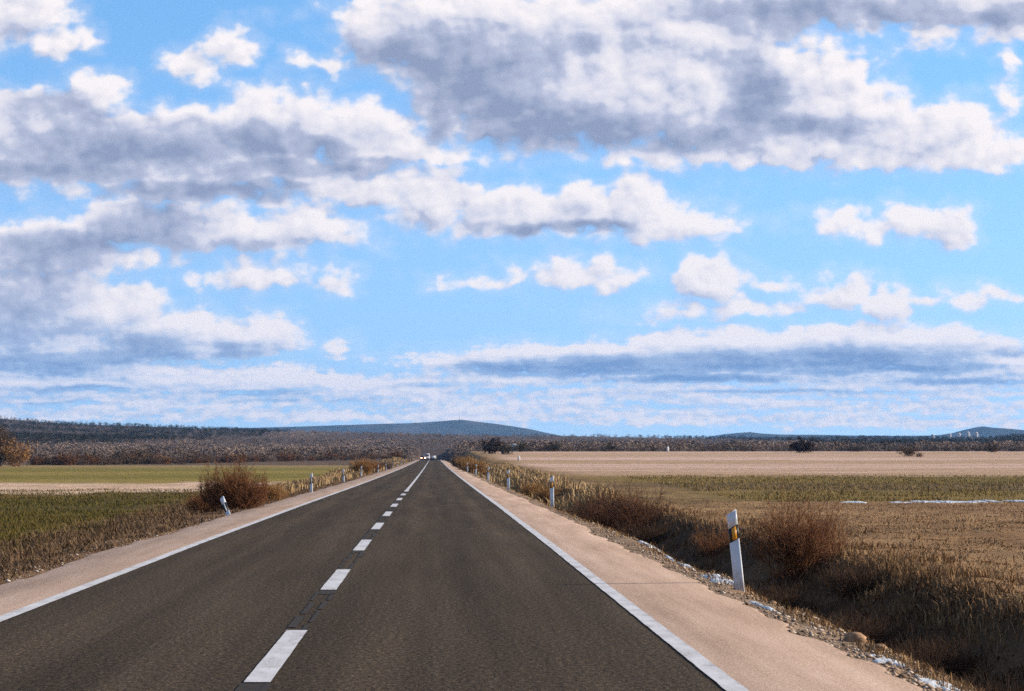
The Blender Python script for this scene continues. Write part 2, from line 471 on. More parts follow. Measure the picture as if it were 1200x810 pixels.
# elsewhere in the sky: scattered clouds of the same weather
wide = W.noise(W.v('MULTIPLY', dirv, (1, 1, 2.2)), 4.5, 6, .55)
wc = W.m('MULTIPLY', W.ss(wide, .5, .62), .75)
wc = W.m('MULTIPLY', wc, W.ss(sep.outputs[2], -.02, 0.))
bg2 = W.node('ShaderNodeBackground'); bg2.inputs['Strength'].default_value = BGS
W.put(bg2.inputs['Color'], W.mix(wc, sky.outputs[0], sky_c((196, 202, 220))))
# the mapped stretch of sky: an azimuth / elevation window, well wider than the view
inside = W.m('MULTIPLY', W.m('MULTIPLY', W.m('GREATER_THAN', gu, -400.), W.m('LESS_THAN', gu, 1600.)),
             W.m('MULTIPLY', W.m('MULTIPLY', W.m('GREATER_THAN', gv, -200.), W.m('LESS_THAN', gv, 540.)), W.m('GREATER_THAN', sep.outputs[1], .3)))
top = W.node('ShaderNodeMixShader')
W.put(top.inputs[0], inside); W.put(top.inputs[1], bg2.outputs[0]); W.put(top.inputs[2], front)
W.n.remove(bg)
W.l.new(top.outputs[0], W.n['World Output'].inputs['Surface'])
world.cycles.sampling_method = 'MANUAL'
world.cycles.sample_map_resolution = 512

sun_d = bpy.data.lights.new('sun', 'SUN')
sun_d.energy = 5.0; sun_d.angle = R(.53); sun_d.color = (1.0, .87, .70)
sun = bpy.data.objects.new('sun', sun_d); COL.objects.link(sun)
sd = Vector((math.sin(SUN_AZ) * math.cos(SUN_EL), math.cos(SUN_AZ) * math.cos(SUN_EL), math.sin(SUN_EL)))
sun.rotation_euler = sd.to_track_quat('Z', 'Y').to_euler()
sun.location = sd * 200
#SKY_END

# ------------------------------------------------------------------ GROUND
def spaced(a, b, s0, ratio):
    out = [a]; s = s0
    while out[-1] < b: out.append(out[-1] + s); s *= ratio
    return np.array(out)
ROWS = np.concatenate([np.arange(-60, 8, 4.0), spaced(8, 9000, .22, 1.0105)])
_half = spaced(12, 5200, .5, 1.055)
COLS = np.unique(np.round(np.concatenate([-_half[::-1], np.arange(-12, 12, .22), _half, [X_SH_R - .1, X_SH_R, X_SH_L, X_SH_L + .1]]), 3))

def col(*c): return np.array(c, float)
def ground_colour(x, y):
    n1 = fbm(x / 9, y / 14, 4); n2 = fbm(x / 1.6 + 7, y / 2.4, 4); n3 = fbm(x / 40 + 3, y / 60, 3)
    warpy = (fbm(x / 14, y * 0 + 2.2, 3) - .5)
    soil = col(.135, .085, .050)
    # ---- right of the road
    dry = mixc(col(.34, .205, .100), col(.205, .115, .055), sstep(.35, .7, n1 * .6 + n2 * .4))
    olive = mixc(col(.205, .138, .042), col(.150, .108, .030), sstep(.4, .65, n1))
    olive = mixc(olive, col(.135, .088, .048), .75 * sstep(122, 132, y + warpy * 8) * (1 - sstep(150, 168, y + warpy * 8)))
    stub = mixc(col(.56, .385, .300), col(.46, .305, .205), sstep(.40, .66, fbm(x / 60, y / 9, 4)))
    stub = mixc(stub, col(.40, .265, .15), .7 * sstep(.56, .66, fbm(x / 90 + 8, y / 16 + 3, 3)))
    bands = fbm(y / 26 + warpy * 1.5, x / 900 + 5, 3)
    stub = mixc(stub, col(.36, .235, .125), .55 * sstep(.50, .60, bands))
    c = mixc(dry, olive, sstep(94, 101, y + warpy * 5 + 2 * (n2 - .5)))
    c = mixc(c, stub, sstep(196, 216, y + warpy * 16 + 10 * (n2 - .5)))
    belt = mixc(col(.27, .175, .075), col(.17, .105, .05), sstep(.35, .65, n2))
    belt_w = 1 - sstep(8.5 + 3 * n3, 13 + 5 * n3, x)
    c = mixc(c, belt, belt_w * sstep(60, 120, y))
    bank = mixc(col(.115, .070, .036), col(.070, .042, .022), sstep(.4, .6, n2))
    c = mixc(c, bank, sstep(4.15, 4.5, x) * (1 - sstep(6.7, 7.6, x + (n2 - .5))))
    grav = mixc(col(.30, .21, .145), col(.17, .115, .075), sstep(.42, .62, fbm(x * 5, y * 2.5, 3)))
    c = mixc(c, grav, 1 - sstep(3.95, 4.3, x + .4 * (n2 - .5)))
    # ---- left of the road
    crop = mixc(col(.098, .074, .012), col(.125, .078, .018), sstep(.35, .7, n1))
    crop = mixc(crop, col(.175, .105, .034), .8 * sstep(105, 140, y + warpy * 10))
    crop = mixc(crop, col(.060, .052, .010), .6 * sstep(.5, .7, n3))
    pale = mixc(col(.60, .43, .31), col(.48, .32, .21), sstep(.4, .65, n2))
    green = mixc(col(.255, .190, .052), col(.185, .150, .034), sstep(.35, .6, fbm(x / 70, y / 26, 3)))
    green = mixc(green, col(.27, .19, .085), .8 * sstep(330, 400, y))
    yy = y + warpy * 8 + .22 * (x + 60) * (x < -20) * 1.0
    cl = mixc(crop, pale, sstep(140, 147, yy))
    cl = mixc(cl, green, sstep(186, 197, yy))
    cl = mixc(cl, mixc(col(.15, .095, .060), col(.10, .070, .05), n1), sstep(425, 440, y))
    vl = mixc(col(.235, .140, .072), col(.125, .068, .034), sstep(.38, .62, n2))
    cl = mixc(cl, vl, 1 - sstep(8.6 + 2 * n3, 11.5 + 2.5 * n3, -x + 1.4 * (n2 - .5)))
    c = np.where((x < -1)[..., None], cl, c)
    # ---- the scrubby wood beyond
    wood = mixc(col(.105, .072, .056), col(.062, .046, .036), n1)
    k = np.where(x > 0, sstep(655, 690, y + 25 * (n3 - .5)), sstep(500, 640, y))
    c = mixc(c, wood, k)
    return np.clip(c, .004, .9)

XX, YY = np.meshgrid(COLS, ROWS)
ZZ = ground_z(XX, YY)
nr, nc = XX.shape
idx = np.arange(nr * nc).reshape(nr, nc)
quads = np.stack([idx[:-1, :-1], idx[:-1, 1:], idx[1:, 1:], idx[1:, :-1]], -1).reshape(-1, 4)
m_ground, t, b = material('ground_soil')
ca = t.node('ShaderNodeAttribute', attribute_name='soil').outputs['Color']
p = pos(t)
fine = t.noise(p, 9., 6, .65)
mid = t.noise(t.v('MULTIPLY', p, (1, .6, 1)), .9, 5, .6)
k = t.m('ADD', t.m('MULTIPLY_ADD', fine, 1.1, .02), t.m('MULTIPLY', mid, .85))
c = t.scale(ca, k)
t.put(b.inputs['Base Color'], c)
b.inputs['Roughness'].default_value = .95; b.inputs['Specular IOR Level'].default_value = .08
t.put(b.inputs['Normal'], t.bump(t.noise(p, 6., 6, .7), .9, .12))
g = mesh_np('ground', np.stack([XX, YY, ZZ], -1).reshape(-1, 3), quads, m_ground, smooth=True,
            attrs={'soil': ground_colour(XX, YY).reshape(-1, 3)})
tag(g, kind='structure')

# ------------------------------------------------------------------ ROAD
RY = np.concatenate([np.arange(-60, 10, 5.0), spaced(10, 1150, 1.0, 1.012)])
def strip(name, x0, x1, dz, mat, y=RY, nx=2, crown=True):
    xs = np.linspace(x0, x1, nx)
    X, Y = np.meshgrid(xs, y)
    Z = zroad(Y) + dz
    n, m_ = X.shape; ii = np.arange(n * m_).reshape(n, m_)
    q = np.stack([ii[:-1, :-1], ii[:-1, 1:], ii[1:, 1:], ii[1:, :-1]], -1).reshape(-1, 4)
    return np.stack([X, Y, Z], -1).reshape(-1, 3), q

m_asph, t, b = material('asphalt')
p = pos(t)
agg = t.noise(p, 48., 3, .75)                                        # chippings
agg2 = t.noise(t.v('MULTIPLY', p, (1, .45, 1)), 22., 4, .7)
blot = t.noise(t.v('MULTIPLY', p, (1, .07, 1)), .9, 5, .6)
streak = t.noise(t.v('MULTIPLY', p, (1, .015, 1)), 2.6, 5, .6)
def dev(n, k): return t.m('MULTIPLY_ADD', n, k, -.5 * k)
f = t.m('ADD', t.m('ADD', dev(agg, 2.6), dev(agg2, 1.5)), t.m('ADD', dev(blot, .45), dev(streak, .36)))
cr = t.ramp(t.m('ADD', f, .5), [(0, (.008, .0058, .0036)), (.35, (.029, .0205, .0128)), (.55, (.053, .038, .0245)), (.75, (.092, .067, .044)), (1, (.20, .148, .10))])
# bright chippings, polished wheel tracks and a dark oil band in each lane: wear with a shape of its own
vor = t.node('ShaderNodeTexVoronoi'); t.put(vor.inputs['Vector'], p); vor.inputs['Scale'].default_value = 14.
spk = t.m('MULTIPLY', t.m('LESS_THAN', vor.outputs['Distance'], .13), t.m('GREATER_THAN', t.noise(p, 15., 0), .66))
sx = t.node('ShaderNodeSeparateXYZ'); t.put(sx.inputs[0], p)
def band(c0, w):
    return t.ss(t.m('ABSOLUTE', t.m('ADD', sx.outputs[0], t.m('MULTIPLY_ADD', blot, -.5, .25 - c0))), w, w * .15)
tracks = t.m('MAXIMUM', t.m('MAXIMUM', band(-.42, .42), band(1.25, .42)), t.m('MAXIMUM', band(-2.1, .42), band(-3.65, .42)))
cr = t.mix(t.m('MULTIPLY', tracks, .24), cr, t.mix(1., cr, (1.75, 1.66, 1.55), 'MULTIPLY'))
oil = t.m('MAXIMUM', band(.42, .35), band(-2.9, .35))
cr = t.mix(t.m('MULTIPLY', oil, .3), cr, t.mix(1., cr, (.66, .64, .62), 'MULTIPLY'))
cr = t.mix(t.m('MULTIPLY', spk, .55), cr, (.22, .19, .15))
t.put(b.inputs['Base Color'], cr)
b.inputs['Roughness'].default_value = .9; b.inputs['Specular IOR Level'].default_value = .06
t.put(b.inputs['Normal'], t.bump(t.m('ADD', agg, agg2), .5, .008))
V, q = strip('road', X_LINE_L - .1, X_LINE_R + .1, 0, m_asph, nx=9)
tag(mesh_np('road', V, q, m_asph, smooth=True), kind='structure')

m_sh, t, b = material('pink_chippings')
p = pos(t)
f = t.m('ADD', t.m('MULTIPLY', t.noise(p, 30., 4, .8), .8), t.m('MULTIPLY', t.noise(t.v('MULTIPLY', p, (1, .06, 1)), 2.2, 5, .6), .45))
t.put(b.inputs['Base Color'], t.ramp(t.m('MULTIPLY', f, .8), [(.33, (.14, .092, .066)), (.46, (.41, .282, .205)), (.58, (.54, .387, .297)), (.68, (.74, .60, .52))]))
b.inputs['Roughness'].default_value = .9; b.inputs['Specular IOR Level'].default_value = .1
t.put(b.inputs['Normal'], t.bump(t.noise(p, 45., 4, .75), .6, .012))
def ragged(xo, sgn, seed):
    # a shoulder whose outer edge crumbles into the verge
    y = np.concatenate([np.arange(-60, 8, 2.0), spaced(8, 1150, .15, 1.006)])
    off = (fbm(y * 1.6 + seed, y * 0 + seed, 4) - .5) * .30 + (fbm(y * .12 + seed, y * 0 + 9, 2) - .5) * .25
    return y, xo + sgn * off
yR, xR = ragged(X_SH_R, 1, 3.)
VR = np.stack([np.stack([np.full_like(yR, X_LINE_R + .02), yR, zroad(yR) + .004], 1), np.stack([xR - .12, yR, zroad(yR) + .003], 1),
               np.stack([xR, yR, ground_z(xR, yR) + .004], 1)], 1).reshape(-1, 3)
yL, xL = ragged(X_SH_L, 1, 8.)
VL = np.stack([np.stack([xL, yL, ground_z(xL, yL) + .004], 1), np.stack([xL + .12, yL, zroad(yL) + .003], 1),
               np.stack([np.full_like(yL, X_LINE_L - .02), yL, zroad(yL) + .004], 1)], 1).reshape(-1, 3)
def qd(n, m_=3):
    ii = np.arange(n * m_).reshape(n, m_)
    return np.stack([ii[:-1, :-1], ii[:-1, 1:], ii[1:, 1:], ii[1:, :-1]], -1).reshape(-1, 4)
tag(mesh_np('road_shoulder', np.vstack([VR, VL]), np.vstack([qd(len(yR)), qd(len(yL)) + len(VR)]), m_sh, smooth=True), kind='structure')

m_line, t, b = material('road_paint')
p = pos(t)
n1 = t.noise(p, 60., 4, .75); n2 = t.noise(t.v('MULTIPLY', p, (1, .3, 1)), 5., 5, .65)
wear = t.ss(t.m('ADD', t.m('MULTIPLY', n1, .65), t.m('MULTIPLY', n2, .6)), .52, .82)
t.put(b.inputs['Base Color'], t.mix(t.m('MULTIPLY', wear, .75), (.64, .63, .64), (.22, .19, .165)))
b.inputs['Roughness'].default_value = .6
lv, lf = [], []
def paint(x0, x1, ys):
    n0 = sum(len(a) for a in lv)
    ys = np.asarray(ys, float)
    jl = (vnoise(ys * 3.1, ys * 0 + x0) - .5) * .009; jr = (vnoise(ys * 2.7, ys * 0 + x1 + 3) - .5) * .009
    A = np.stack([np.full(len(ys), x0) + jl, ys, zroad(ys) + .009], 1); B = np.stack([np.full(len(ys), x1) + jr, ys, zroad(ys) + .009], 1)
    lv.append(np.stack([A, B], 1).reshape(-1, 3)); lf.append(qd(len(ys), 2) + n0)
fy = np.concatenate([np.arange(-60, 8, 1.5), spaced(8, 1100, .3, 1.008)])
paint(X_LINE_L - .08, X_LINE_L + .08, fy)
paint(X_LINE_R - .08, X_LINE_R + .08, fy)
for k in range(-4, 9):
    y0 = 17.85 + 12.0 * k
    paint(X_LINE_C - .10, X_LINE_C + .10, np.linspace(y0, y0 + 5.2, 12))
paint(X_LINE_C - .075, X_LINE_C + .075, fy[fy > 117])
tag(mesh_np('road_marking', np.vstack(lv), np.vstack(lf), m_line), kind='structure')
# dark remains of an older painted line in the gaps between the dashes
m_old, t, b = material('old_line_tar')
p = pos(t)
t.put(b.inputs['Base Color'], t.ramp(t.noise(t.v('MULTIPLY', p, (1, .3, 1)), 26., 4, .7), [(.30, (.010, .0068, .0042)), (.62, (.034, .024, .015))]))
lv, lf = [], []
for k in range(-3, 9):
    y0 = 17.85 + 12.0 * k + 5.2
    rs_ = np.random.default_rng(k + 40)
    for c0 in (-.085, .075):
        y = y0 + .1 + rs_.random() * .4
        while y < y0 + 6.3:
            L_ = .5 + rs_.random() * 1.6; w = .018 + .028 * rs_.random(); c1_ = c0 + rs_.normal() * .012
            paint(X_LINE_C + c1_ - w, X_LINE_C + c1_ + w, np.linspace(y, min(y + L_, y0 + 6.72), 6)); lv[-1][:, 2] -= .002
            y += L_ + .12 + rs_.random() * .35
    paint(X_LINE_C - .09, X_LINE_C + .09, np.linspace(y0 + 5.9, y0 + 6.74, 5)); lv[-1][:, 2] -= .0035
tag(mesh_np('old_road_marking', np.vstack(lv), np.vstack(lf), m_old), kind='structure')

# ------------------------------------------------------------------ VEGETATION generators
def blade_mesh(x, y, h, w, lean, bend=True, rs=rng):
    """curved grass blades, one island each"""
    n = len(x)
    z = ground_z(x, y) - .01
    a = rs.random(n) * 2 * np.pi; la = rs.random(n) * 2 * np.pi
    sx_, sy_ = np.cos(a) * w / 2, np.sin(a) * w / 2
    lx, ly = np.cos(la) * lean * h, np.sin(la) * lean * h
    if bend:
        V = np.empty((n, 5, 3))
        V[:, 0] = np.stack([x - sx_, y - sy_, z], 1); V[:, 1] = np.stack([x + sx_, y + sy_, z], 1)
        V[:, 2] = np.stack([x - sx_ * .8 + lx * .3, y - sy_ * .8 + ly * .3, z + h * .6], 1)
        V[:, 3] = np.stack([x + sx_ * .8 + lx * .3, y + sy_ * .8 + ly * .3, z + h * .6], 1)
        V[:, 4] = np.stack([x + lx, y + ly, z + h * (1 - .35 * np.minimum(lean, 1))], 1)
        o = (np.arange(n) * 5)[:, None]
        return V.reshape(-1, 3), [o + np.array([[0, 1, 3, 2]]), o + np.array([[2, 3, 4]])]
    V = np.empty((n, 3, 3))
    V[:, 0] = np.stack([x - sx_, y - sy_, z], 1); V[:, 1] = np.stack([x + sx_, y + sy_, z], 1)
    V[:, 2] = np.stack([x + lx, y + ly, z + h], 1)
    return V.reshape(-1, 3), [np.arange(n * 3).reshape(n, 3)]

def scatter(n, x0, x1, y0, y1, power=2.0, clump=None, thr=.4, rs=rng):
    """points denser towards the viewer (density ~ y^-power) and gathered in clumps"""
    out_x, out_y = [], []
    need = n
    while need > 0:
        m_ = int(need * 2.2) + 100
        u = rs.random(m_)
        if abs(power - 1) < 1e-6: y = y0 * (y1 / y0) ** u
        else:
            e = 1 - power; y = (y0 ** e + u * (y1 ** e - y0 ** e)) ** (1 / e)
        xa = x0(y) if callable(x0) else x0; xb = x1(y) if callable(x1) else x1
        x = xa + (xb - xa) * rs.random(m_)
        if clump:
            k = fbm(x / clump, y / clump / 1.5, 3)
            keep = rs.random(m_) < sstep(thr - .15, thr + .15, k)
            x, y = x[keep], y[keep]
        out_x.append(x); out_y.append(y); need -= len(x)
    return np.concatenate(out_x)[:n], np.concatenate(out_y)[:n]

def tubes(P, r0, r1, sides=3):
    """P (n,k,3) polylines -> tapered tubes"""
    n, k, _ = P.shape
    T = np.gradient(P, axis=1); T /= np.linalg.norm(T, axis=2, keepdims=True) + 1e-9
    ref = np.where(np.abs(T[..., 2:3]) > .9, np.array([1., 0, 0]), np.array([0., 0, 1]))
    A = np.cross(T, ref); A /= np.linalg.norm(A, axis=2, keepdims=True) + 1e-9
    B = np.cross(T, A)
    s = np.linspace(0, 1, k)[None, :]
    r = np.asarray(r0)[:, None] * (1 - s) + np.asarray(r1)[:, None] * s
    ang = np.arange(sides) * 2 * np.pi / sides
    V = P[:, :, None, :] + r[:, :, None, None] * (np.cos(ang)[None, None, :, None] * A[:, :, None, :] + np.sin(ang)[None, None, :, None] * B[:, :, None, :])
    base = (np.arange(n) * k * sides)[:, None, None, None]
    i = np.arange(k - 1)[None, :, None, None] * sides
    j = np.arange(sides)[None, None, :, None]; j2 = (j + 1) % sides
    Q = np.concatenate(np.broadcast_arrays(base + i + j, base + i + j2, base + i + sides + j2, base + i + sides + j), -1).reshape(-1, 4)
    return V.reshape(-1, 3), Q

def stems(rs, origin, n, length, spread, k=5, curve=.25, up=1.0):
    """n arching stems from a base point/patch"""
    a = rs.random(n) * 2 * np.pi
    tilt = spread * np.sqrt(rs.random(n))
    d = np.stack([np.cos(a) * np.sin(tilt), np.sin(a) * np.sin(tilt), np.cos(tilt) * up], 1)
    L = length * (.6 + .5 * rs.random(n))
    s = np.linspace(0, 1, k)
    side = rs.normal(size=(n, 3)) * curve
    P = origin[:, None, :] + d[:, None, :] * (L[:, None] * s)[..., None] + side[:, None, :] * (L[:, None] * s ** 2)[..., None] * .5
    return P
def side_twigs(rs, P, per, length, k=3, ang=.9, t0=.3):
    n, kk, _ = P.shape
    ii = np.repeat(np.arange(n), per); m_ = len(ii)
    tt = t0 + (1 - t0) * rs.random(m_)
    f = tt * (kk - 1); i0 = np.minimum(f.astype(int), kk - 2); fr = (f - i0)[:, None]
    o = P[ii, i0] * (1 - fr) + P[ii, i0 + 1] * fr
    ax = P[ii, i0 + 1] - P[ii, i0]; ax /= np.linalg.norm(ax, axis=1, keepdims=True) + 1e-9
    d = ax + rs.normal(size=(m_, 3)) * ang * .6 + np.array([0, 0, .12]); d /= np.linalg.norm(d, axis=1, keepdims=True)
    L = length * (.5 + .8 * rs.random(m_)) * (1.15 - .6 * tt)
    s = np.linspace(0, 1, k)
    bend_ = rs.normal(size=(m_, 3)) * .25
    return o[:, None, :] + d[:, None, :] * (L[:, None] * s)[..., None] + bend_[:, None, :] * (L[:, None] * s ** 2)[..., None] * .5

def leaf_tris(rs, C, size, flat=0.):
    n = len(C)
    a = rs.normal(size=(n, 3)); b_ = rs.normal(size=(n, 3))
    a /= np.linalg.norm(a, axis=1, keepdims=True); b_ /= np.linalg.norm(b_, axis=1, keepdims=True)
    s = (np.asarray(size) * (.6 + .8 * rs.random(n)))[:, None]
    V = np.stack([C - a * s, C + b_ * s, C + a * s - b_ * s * .3], 1)
    return V.reshape(-1, 3), np.arange(n * 3).reshape(n, 3)

M_RED = plant_mat('red_brown_twig', [(0, (.060, .024, .012)), (.45, (.155, .062, .027)), (.8, (.25, .105, .042)), (1, (.34, .18, .085))])
M_DARKTWIG = plant_mat('dark_bramble', [(0, (.022, .011, .008)), (.6, (.062, .032, .020)), (1, (.13, .078, .045))])
M_PURPLE = plant_mat('purple_brown_twig', [(0, (.040, .017, .011)), (.5, (.105, .045, .025)), (1, (.21, .10, .05))])
M_GREYTWIG = plant_mat('grey_brown_twig', [(0, (.055, .036, .026)), (.6, (.125, .085, .062)), (1, (.21, .15, .11))])
M_ORANGE = plant_mat('orange_reed', [(0, (.13, .058, .018)), (.5, (.29, .145, .045)), (1, (.42, .25, .10))])
M_STRAW = plant_mat('straw', [(0, (.17, .105, .045)), (.45, (.33, .215, .10)), (.8, (.47, .33, .175)), (1, (.60, .45, .27))], scale=.35)
M_DRY = plant_mat('dry_grass', [(0, (.085, .044, .018)), (.4, (.20, .110, .048)), (.75, (.33, .205, .098)), (1, (.48, .33, .18))], scale=.3)
M_BANK = plant_mat('bank_grass', [(0, (.030, .014, .007)), (.45, (.085, .041, .018)), (.8, (.155, .083, .037)), (1, (.32, .20, .10))], scale=.5)
M_CROP = plant_mat('crop_blade', [(0, (.044, .038, .006)), (.5, (.090, .076, .012)), (.85, (.150, .108, .026)), (1, (.24, .16, .055))], scale=.12)
M_OLIVE = plant_mat('olive_blade', [(0, (.11, .076, .018)), (.5, (.205, .140, .040)), (1, (.32, .21, .08))], scale=.12)
M_EVERG = plant_mat('evergreen_leaf', [(0, (.010, .013, .006)), (.6, (.026, .030, .012)), (1, (.055, .055, .022))])
M_BROWNLEAF = plant_mat('brown_leaf', [(0, (.035, .019, .011)), (.6, (.085, .046, .024)), (1, (.15, .085, .04))])
M_BARK = plain_mat('bark', (.075, .052, .040), .9, .1, .35, 9.)

def shrub_geo(rs, h, rad, n, per, length2, t=.006, lv=1.0, spread=.9, per2=0):
    o = np.stack([rs.normal(size=n) * rad * .28, rs.normal(size=n) * rad * .28, np.full(n, -.03)], 1)
    S = stems(rs, o, n, h, spread, 5, .35)
    fit = np.maximum(1, np.hypot(S[..., 0], S[..., 1]) / rad)
    S[..., 0] /= fit; S[..., 1] /= fit
    T2 = side_twigs(rs, S, per, length2)
    V1, Q1 = tubes(S, np.full(len(S), t * 1.5), np.full(len(S), t * .5))
    V2, Q2 = tubes(T2, np.full(len(T2), t * .8), np.full(len(T2), t * .3))
    Vs, Qs = [V1, V2], [Q1, Q2 + len(V1)]
    if per2:
        T3 = side_twigs(rs, T2, per2, length2 * .5, 2)
        V3, Q3 = tubes(T3, np.full(len(T3), t * .5), np.full(len(T3), t * .25))
        Vs.append(V3); Qs.append(Q3 + len(V1) + len(V2))
    tips = np.concatenate([S[:, 2:].reshape(-1, 3), T2[:, 1:].reshape(-1, 3)])
    return np.vstack(Vs), np.vstack(Qs), tips

def shrub(name, loc, h, rad, mat, label, cat='shrub', n=120, per=10, len2=.5, t=.006, seed=1, spread=.9, per2=0, leaf=None, nleaf=0, lsize=.04, group=None, stretch=(1, 1, 1)):
    rs = np.random.default_rng(seed)
    V, Q, tips = shrub_geo(rs, h, rad, n, per, len2, t, spread=spread, per2=per2)
    V = V * np.array(stretch); tips = tips * np.array(stretch)
    root = empty(name, loc)
    mesh_np('branches', V, Q, mat, root)
    if leaf is not None:
        C = tips[rs.integers(0, len(tips), nleaf)] + rs.normal(size=(nleaf, 3)) * .06 * h
        C[:, 2] = np.maximum(C[:, 2], .02)
        LV, LQ = leaf_tris(rs, C, lsize)
        mesh_np('foliage', LV, LQ, leaf, root)
    tag(root, label, cat, group)
    return root

# ------------------------------------------------------------------ GRASS (stuff: nobody could count it)
def grass(name, parts, mat, label=None):
    Vs, Fs, n0 = [], [], 0
    for V, Fc in parts:
        Vs.append(V); Fs += [f.reshape(-1, f.shape[-1]) + n0 for f in Fc]; n0 += len(V)
    q = [f for f in Fs if f.shape[1] == 4]; tr = [f for f in Fs if f.shape[1] == 3]
    fl = ([np.vstack(q)] if q else []) + ([np.vstack(tr)] if tr else [])
    o = mesh_np(name, np.vstack(Vs), fl, mat)
    return tag(o, label, None, None, 'stuff')

def U(a, b_, n): return a + (b_ - a) * rng.random(n)
# right bank and ditch: coarse dark grass and dead stalks
x1, y1 = scatter(46000, 4.35, 7.2, 13, 140, 1.6, .8, .46)
p1 = blade_mesh(x1, y1, (.03 + .20 * rng.random(len(x1)) ** 2.4) * (.35 + 1.3 * fbm(x1 / .7, y1 / 1.1, 3)), U(.006, .013, len(x1)) * (1 + y1 / 90), U(.3, 2.4, len(x1)))
o = grass('bank_grass', [p1], M_BANK, 'coarse dark dead grass and stalks in the ditch on the right')
# pale dry grass on the verge edge, bank top and near field on the right
x2, y2 = scatter(6500, 3.85, 4.6, 13, 160, 1.6, .5, .48)
p2 = blade_mesh(x2, y2, U(.03, .13, len(x2)), U(.006, .011, len(x2)) * (1 + y2 / 90), U(.2, .9, len(x2)))
x3, y3 = scatter(95000, 6.6, lambda y: 9 + .30 * y, 24, 100, 1.5, 1.6, .36)
p3 = blade_mesh(x3, y3, U(.02, .065, len(x3)) * (.4 + 1.2 * fbm(x3 / 2.2, y3 / 3, 3)), U(.008, .016, len(x3)) * (1 + y3 / 80), U(.6, 2.2, len(x3)))
x4, y4 = scatter(6000, 6.2, 8.2, 26, 130, 1.3, .9, .58)
p4 = blade_mesh(x4, y4, U(.08, .24, len(x4)), U(.006, .012, len(x4)) * (1 + y4 / 90), U(.15, .7, len(x4)))
x8, y8 = scatter(8000, 6.8, lambda y: 8 + .27 * y, 24, 97, 1.5, 1.1, .62)
p8 = blade_mesh(x8, y8, U(.07, .24, len(x8)), U(.007, .013, len(x8)) * (1 + y8 / 80), U(.4, 1.8, len(x8)))
grass('dry_grass', [p2, p3, p4, p8], M_DRY, 'pale dry grass on the bank top and rough field on the right')
# left verge
x5, y5 = scatter(75000, -10.8, -5.85, 22, 190, 1.5, .9, .40)
hh = .55 + .8 * sstep(6.2, 8.5, -x5)
p5 = blade_mesh(x5, y5, (.04 + .24 * rng.random(len(x5)) ** 2) * hh * (.5 + fbm(x5 / .8, y5 / 1.2, 3)), U(.007, .013, len(x5)) * (1 + y5 / 90), U(.3, 2.0, len(x5)))
M_VERGE = plant_mat('verge_grass', [(0, (.050, .028, .014)), (.45, (.125, .073, .038)), (.8, (.21, .135, .072)), (1, (.36, .25, .15))], scale=.5)
grass('verge_grass', [p5], M_VERGE, 'brown dry grass along the left verge')
# winter crop on the left
x6, y6 = scatter(110000, lambda y: -14 - .26 * y, -9.6, 36, 150, 1.35, 2.2, .34)
p6 = blade_mesh(x6, y6, U(.06, .15, len(x6)), U(.010, .020, len(x6)) * (1 + y6 / 70), U(.2, .9, len(x6)), False)
grass('crop_grass', [p6], M_CROP, 'low dark green crop in the near field on the left')
# tall straw belts along the road farther off
def belt(n, xa, xb, ya, yb, h0, h1, wd, pw=1.2, thr=.45, cl=2.5):
    x, y = scatter(n, xa, xb, ya, yb, pw, cl, thr)
    return blade_mesh(x, y, U(h0, h1, n) * (.55 + .9 * fbm(x / 3, y / 5, 3)), U(.012, .026, n) * (1 + y / wd), U(.1, .6, n))
b1 = belt(7000, 5.2, lambda y: 6.4 + .010 * y, 96, 330, .15, .80, 60, 1.2, .56, 1.6)
b2 = belt(6000, 4.3, 8, 180, 640, .2, .7, 60)
b3 = belt(9000, -9.6, -6.5, 92, 360, .15, .6, 60)
b4 = belt(7000, -11, -6.2, 250, 700, .3, .7, 60)
grass('straw_belt', [b1, b2, b3, b4], M_STRAW, 'tall straw coloured grass edging the road farther off')
x7, y7 = scatter(30000, lambda y: 10 + .03 * y, lambda y: 12 + .32 * y, 98, 215, 1.2, 4, .36)
p7 = blade_mesh(x7, y7, U(.06, .16, len(x7)), U(.02, .04, len(x7)) * (1 + y7 / 200), U(.1, .7, len(x7)), False)
grass('olive_grass', [p7], M_OLIVE, 'low olive green crop in the right field')

# ------------------------------------------------------------------ SCRUB WOOD AND PINE WOOD beyond the fields
def tree_template(rs, kind):
    """unit-height tree: many small leaf / twig clump faces through the crown's volume + a trunk"""
    if kind == 'pine':
        n = 46
        zz = .22 + .78 * rs.random(n) ** .8
        r = .30 * (1.06 - zz) ** .75 * (.35 + .65 * np.sqrt(rs.random(n)))
        s = .075
    elif kind == 'oak':
        n = 54
        zz = .18 + .82 * rs.random(n); r = .42 * np.sqrt(np.clip(1 - ((zz - .55) / .48) ** 2, .02, 1)) * np.sqrt(rs.random(n)); s = .085
    else:
        n = 54
        zz = .10 + .90 * rs.random(n); r = .5 * np.sqrt(np.clip(1 - ((zz - .5) / .55) ** 2, .02, 1)) * np.sqrt(rs.random(n)); s = .095
    a = rs.random(n) * 2 * np.pi
    V, Q = leaf_tris(rs, np.stack([r * np.cos(a), r * np.sin(a), zz], 1), s)
    P = np.array([[[0, 0, -.1], [0, 0, .3], [0, 0, .7]]], float)
    TV, TQ = tubes(P, np.array([.028]), np.array([.012]))
    T3 = np.vstack([TQ[:, [0, 1, 2]], TQ[:, [0, 2, 3]]])
    return np.vstack([V, TV]), np.vstack([Q, T3 + len(V)])

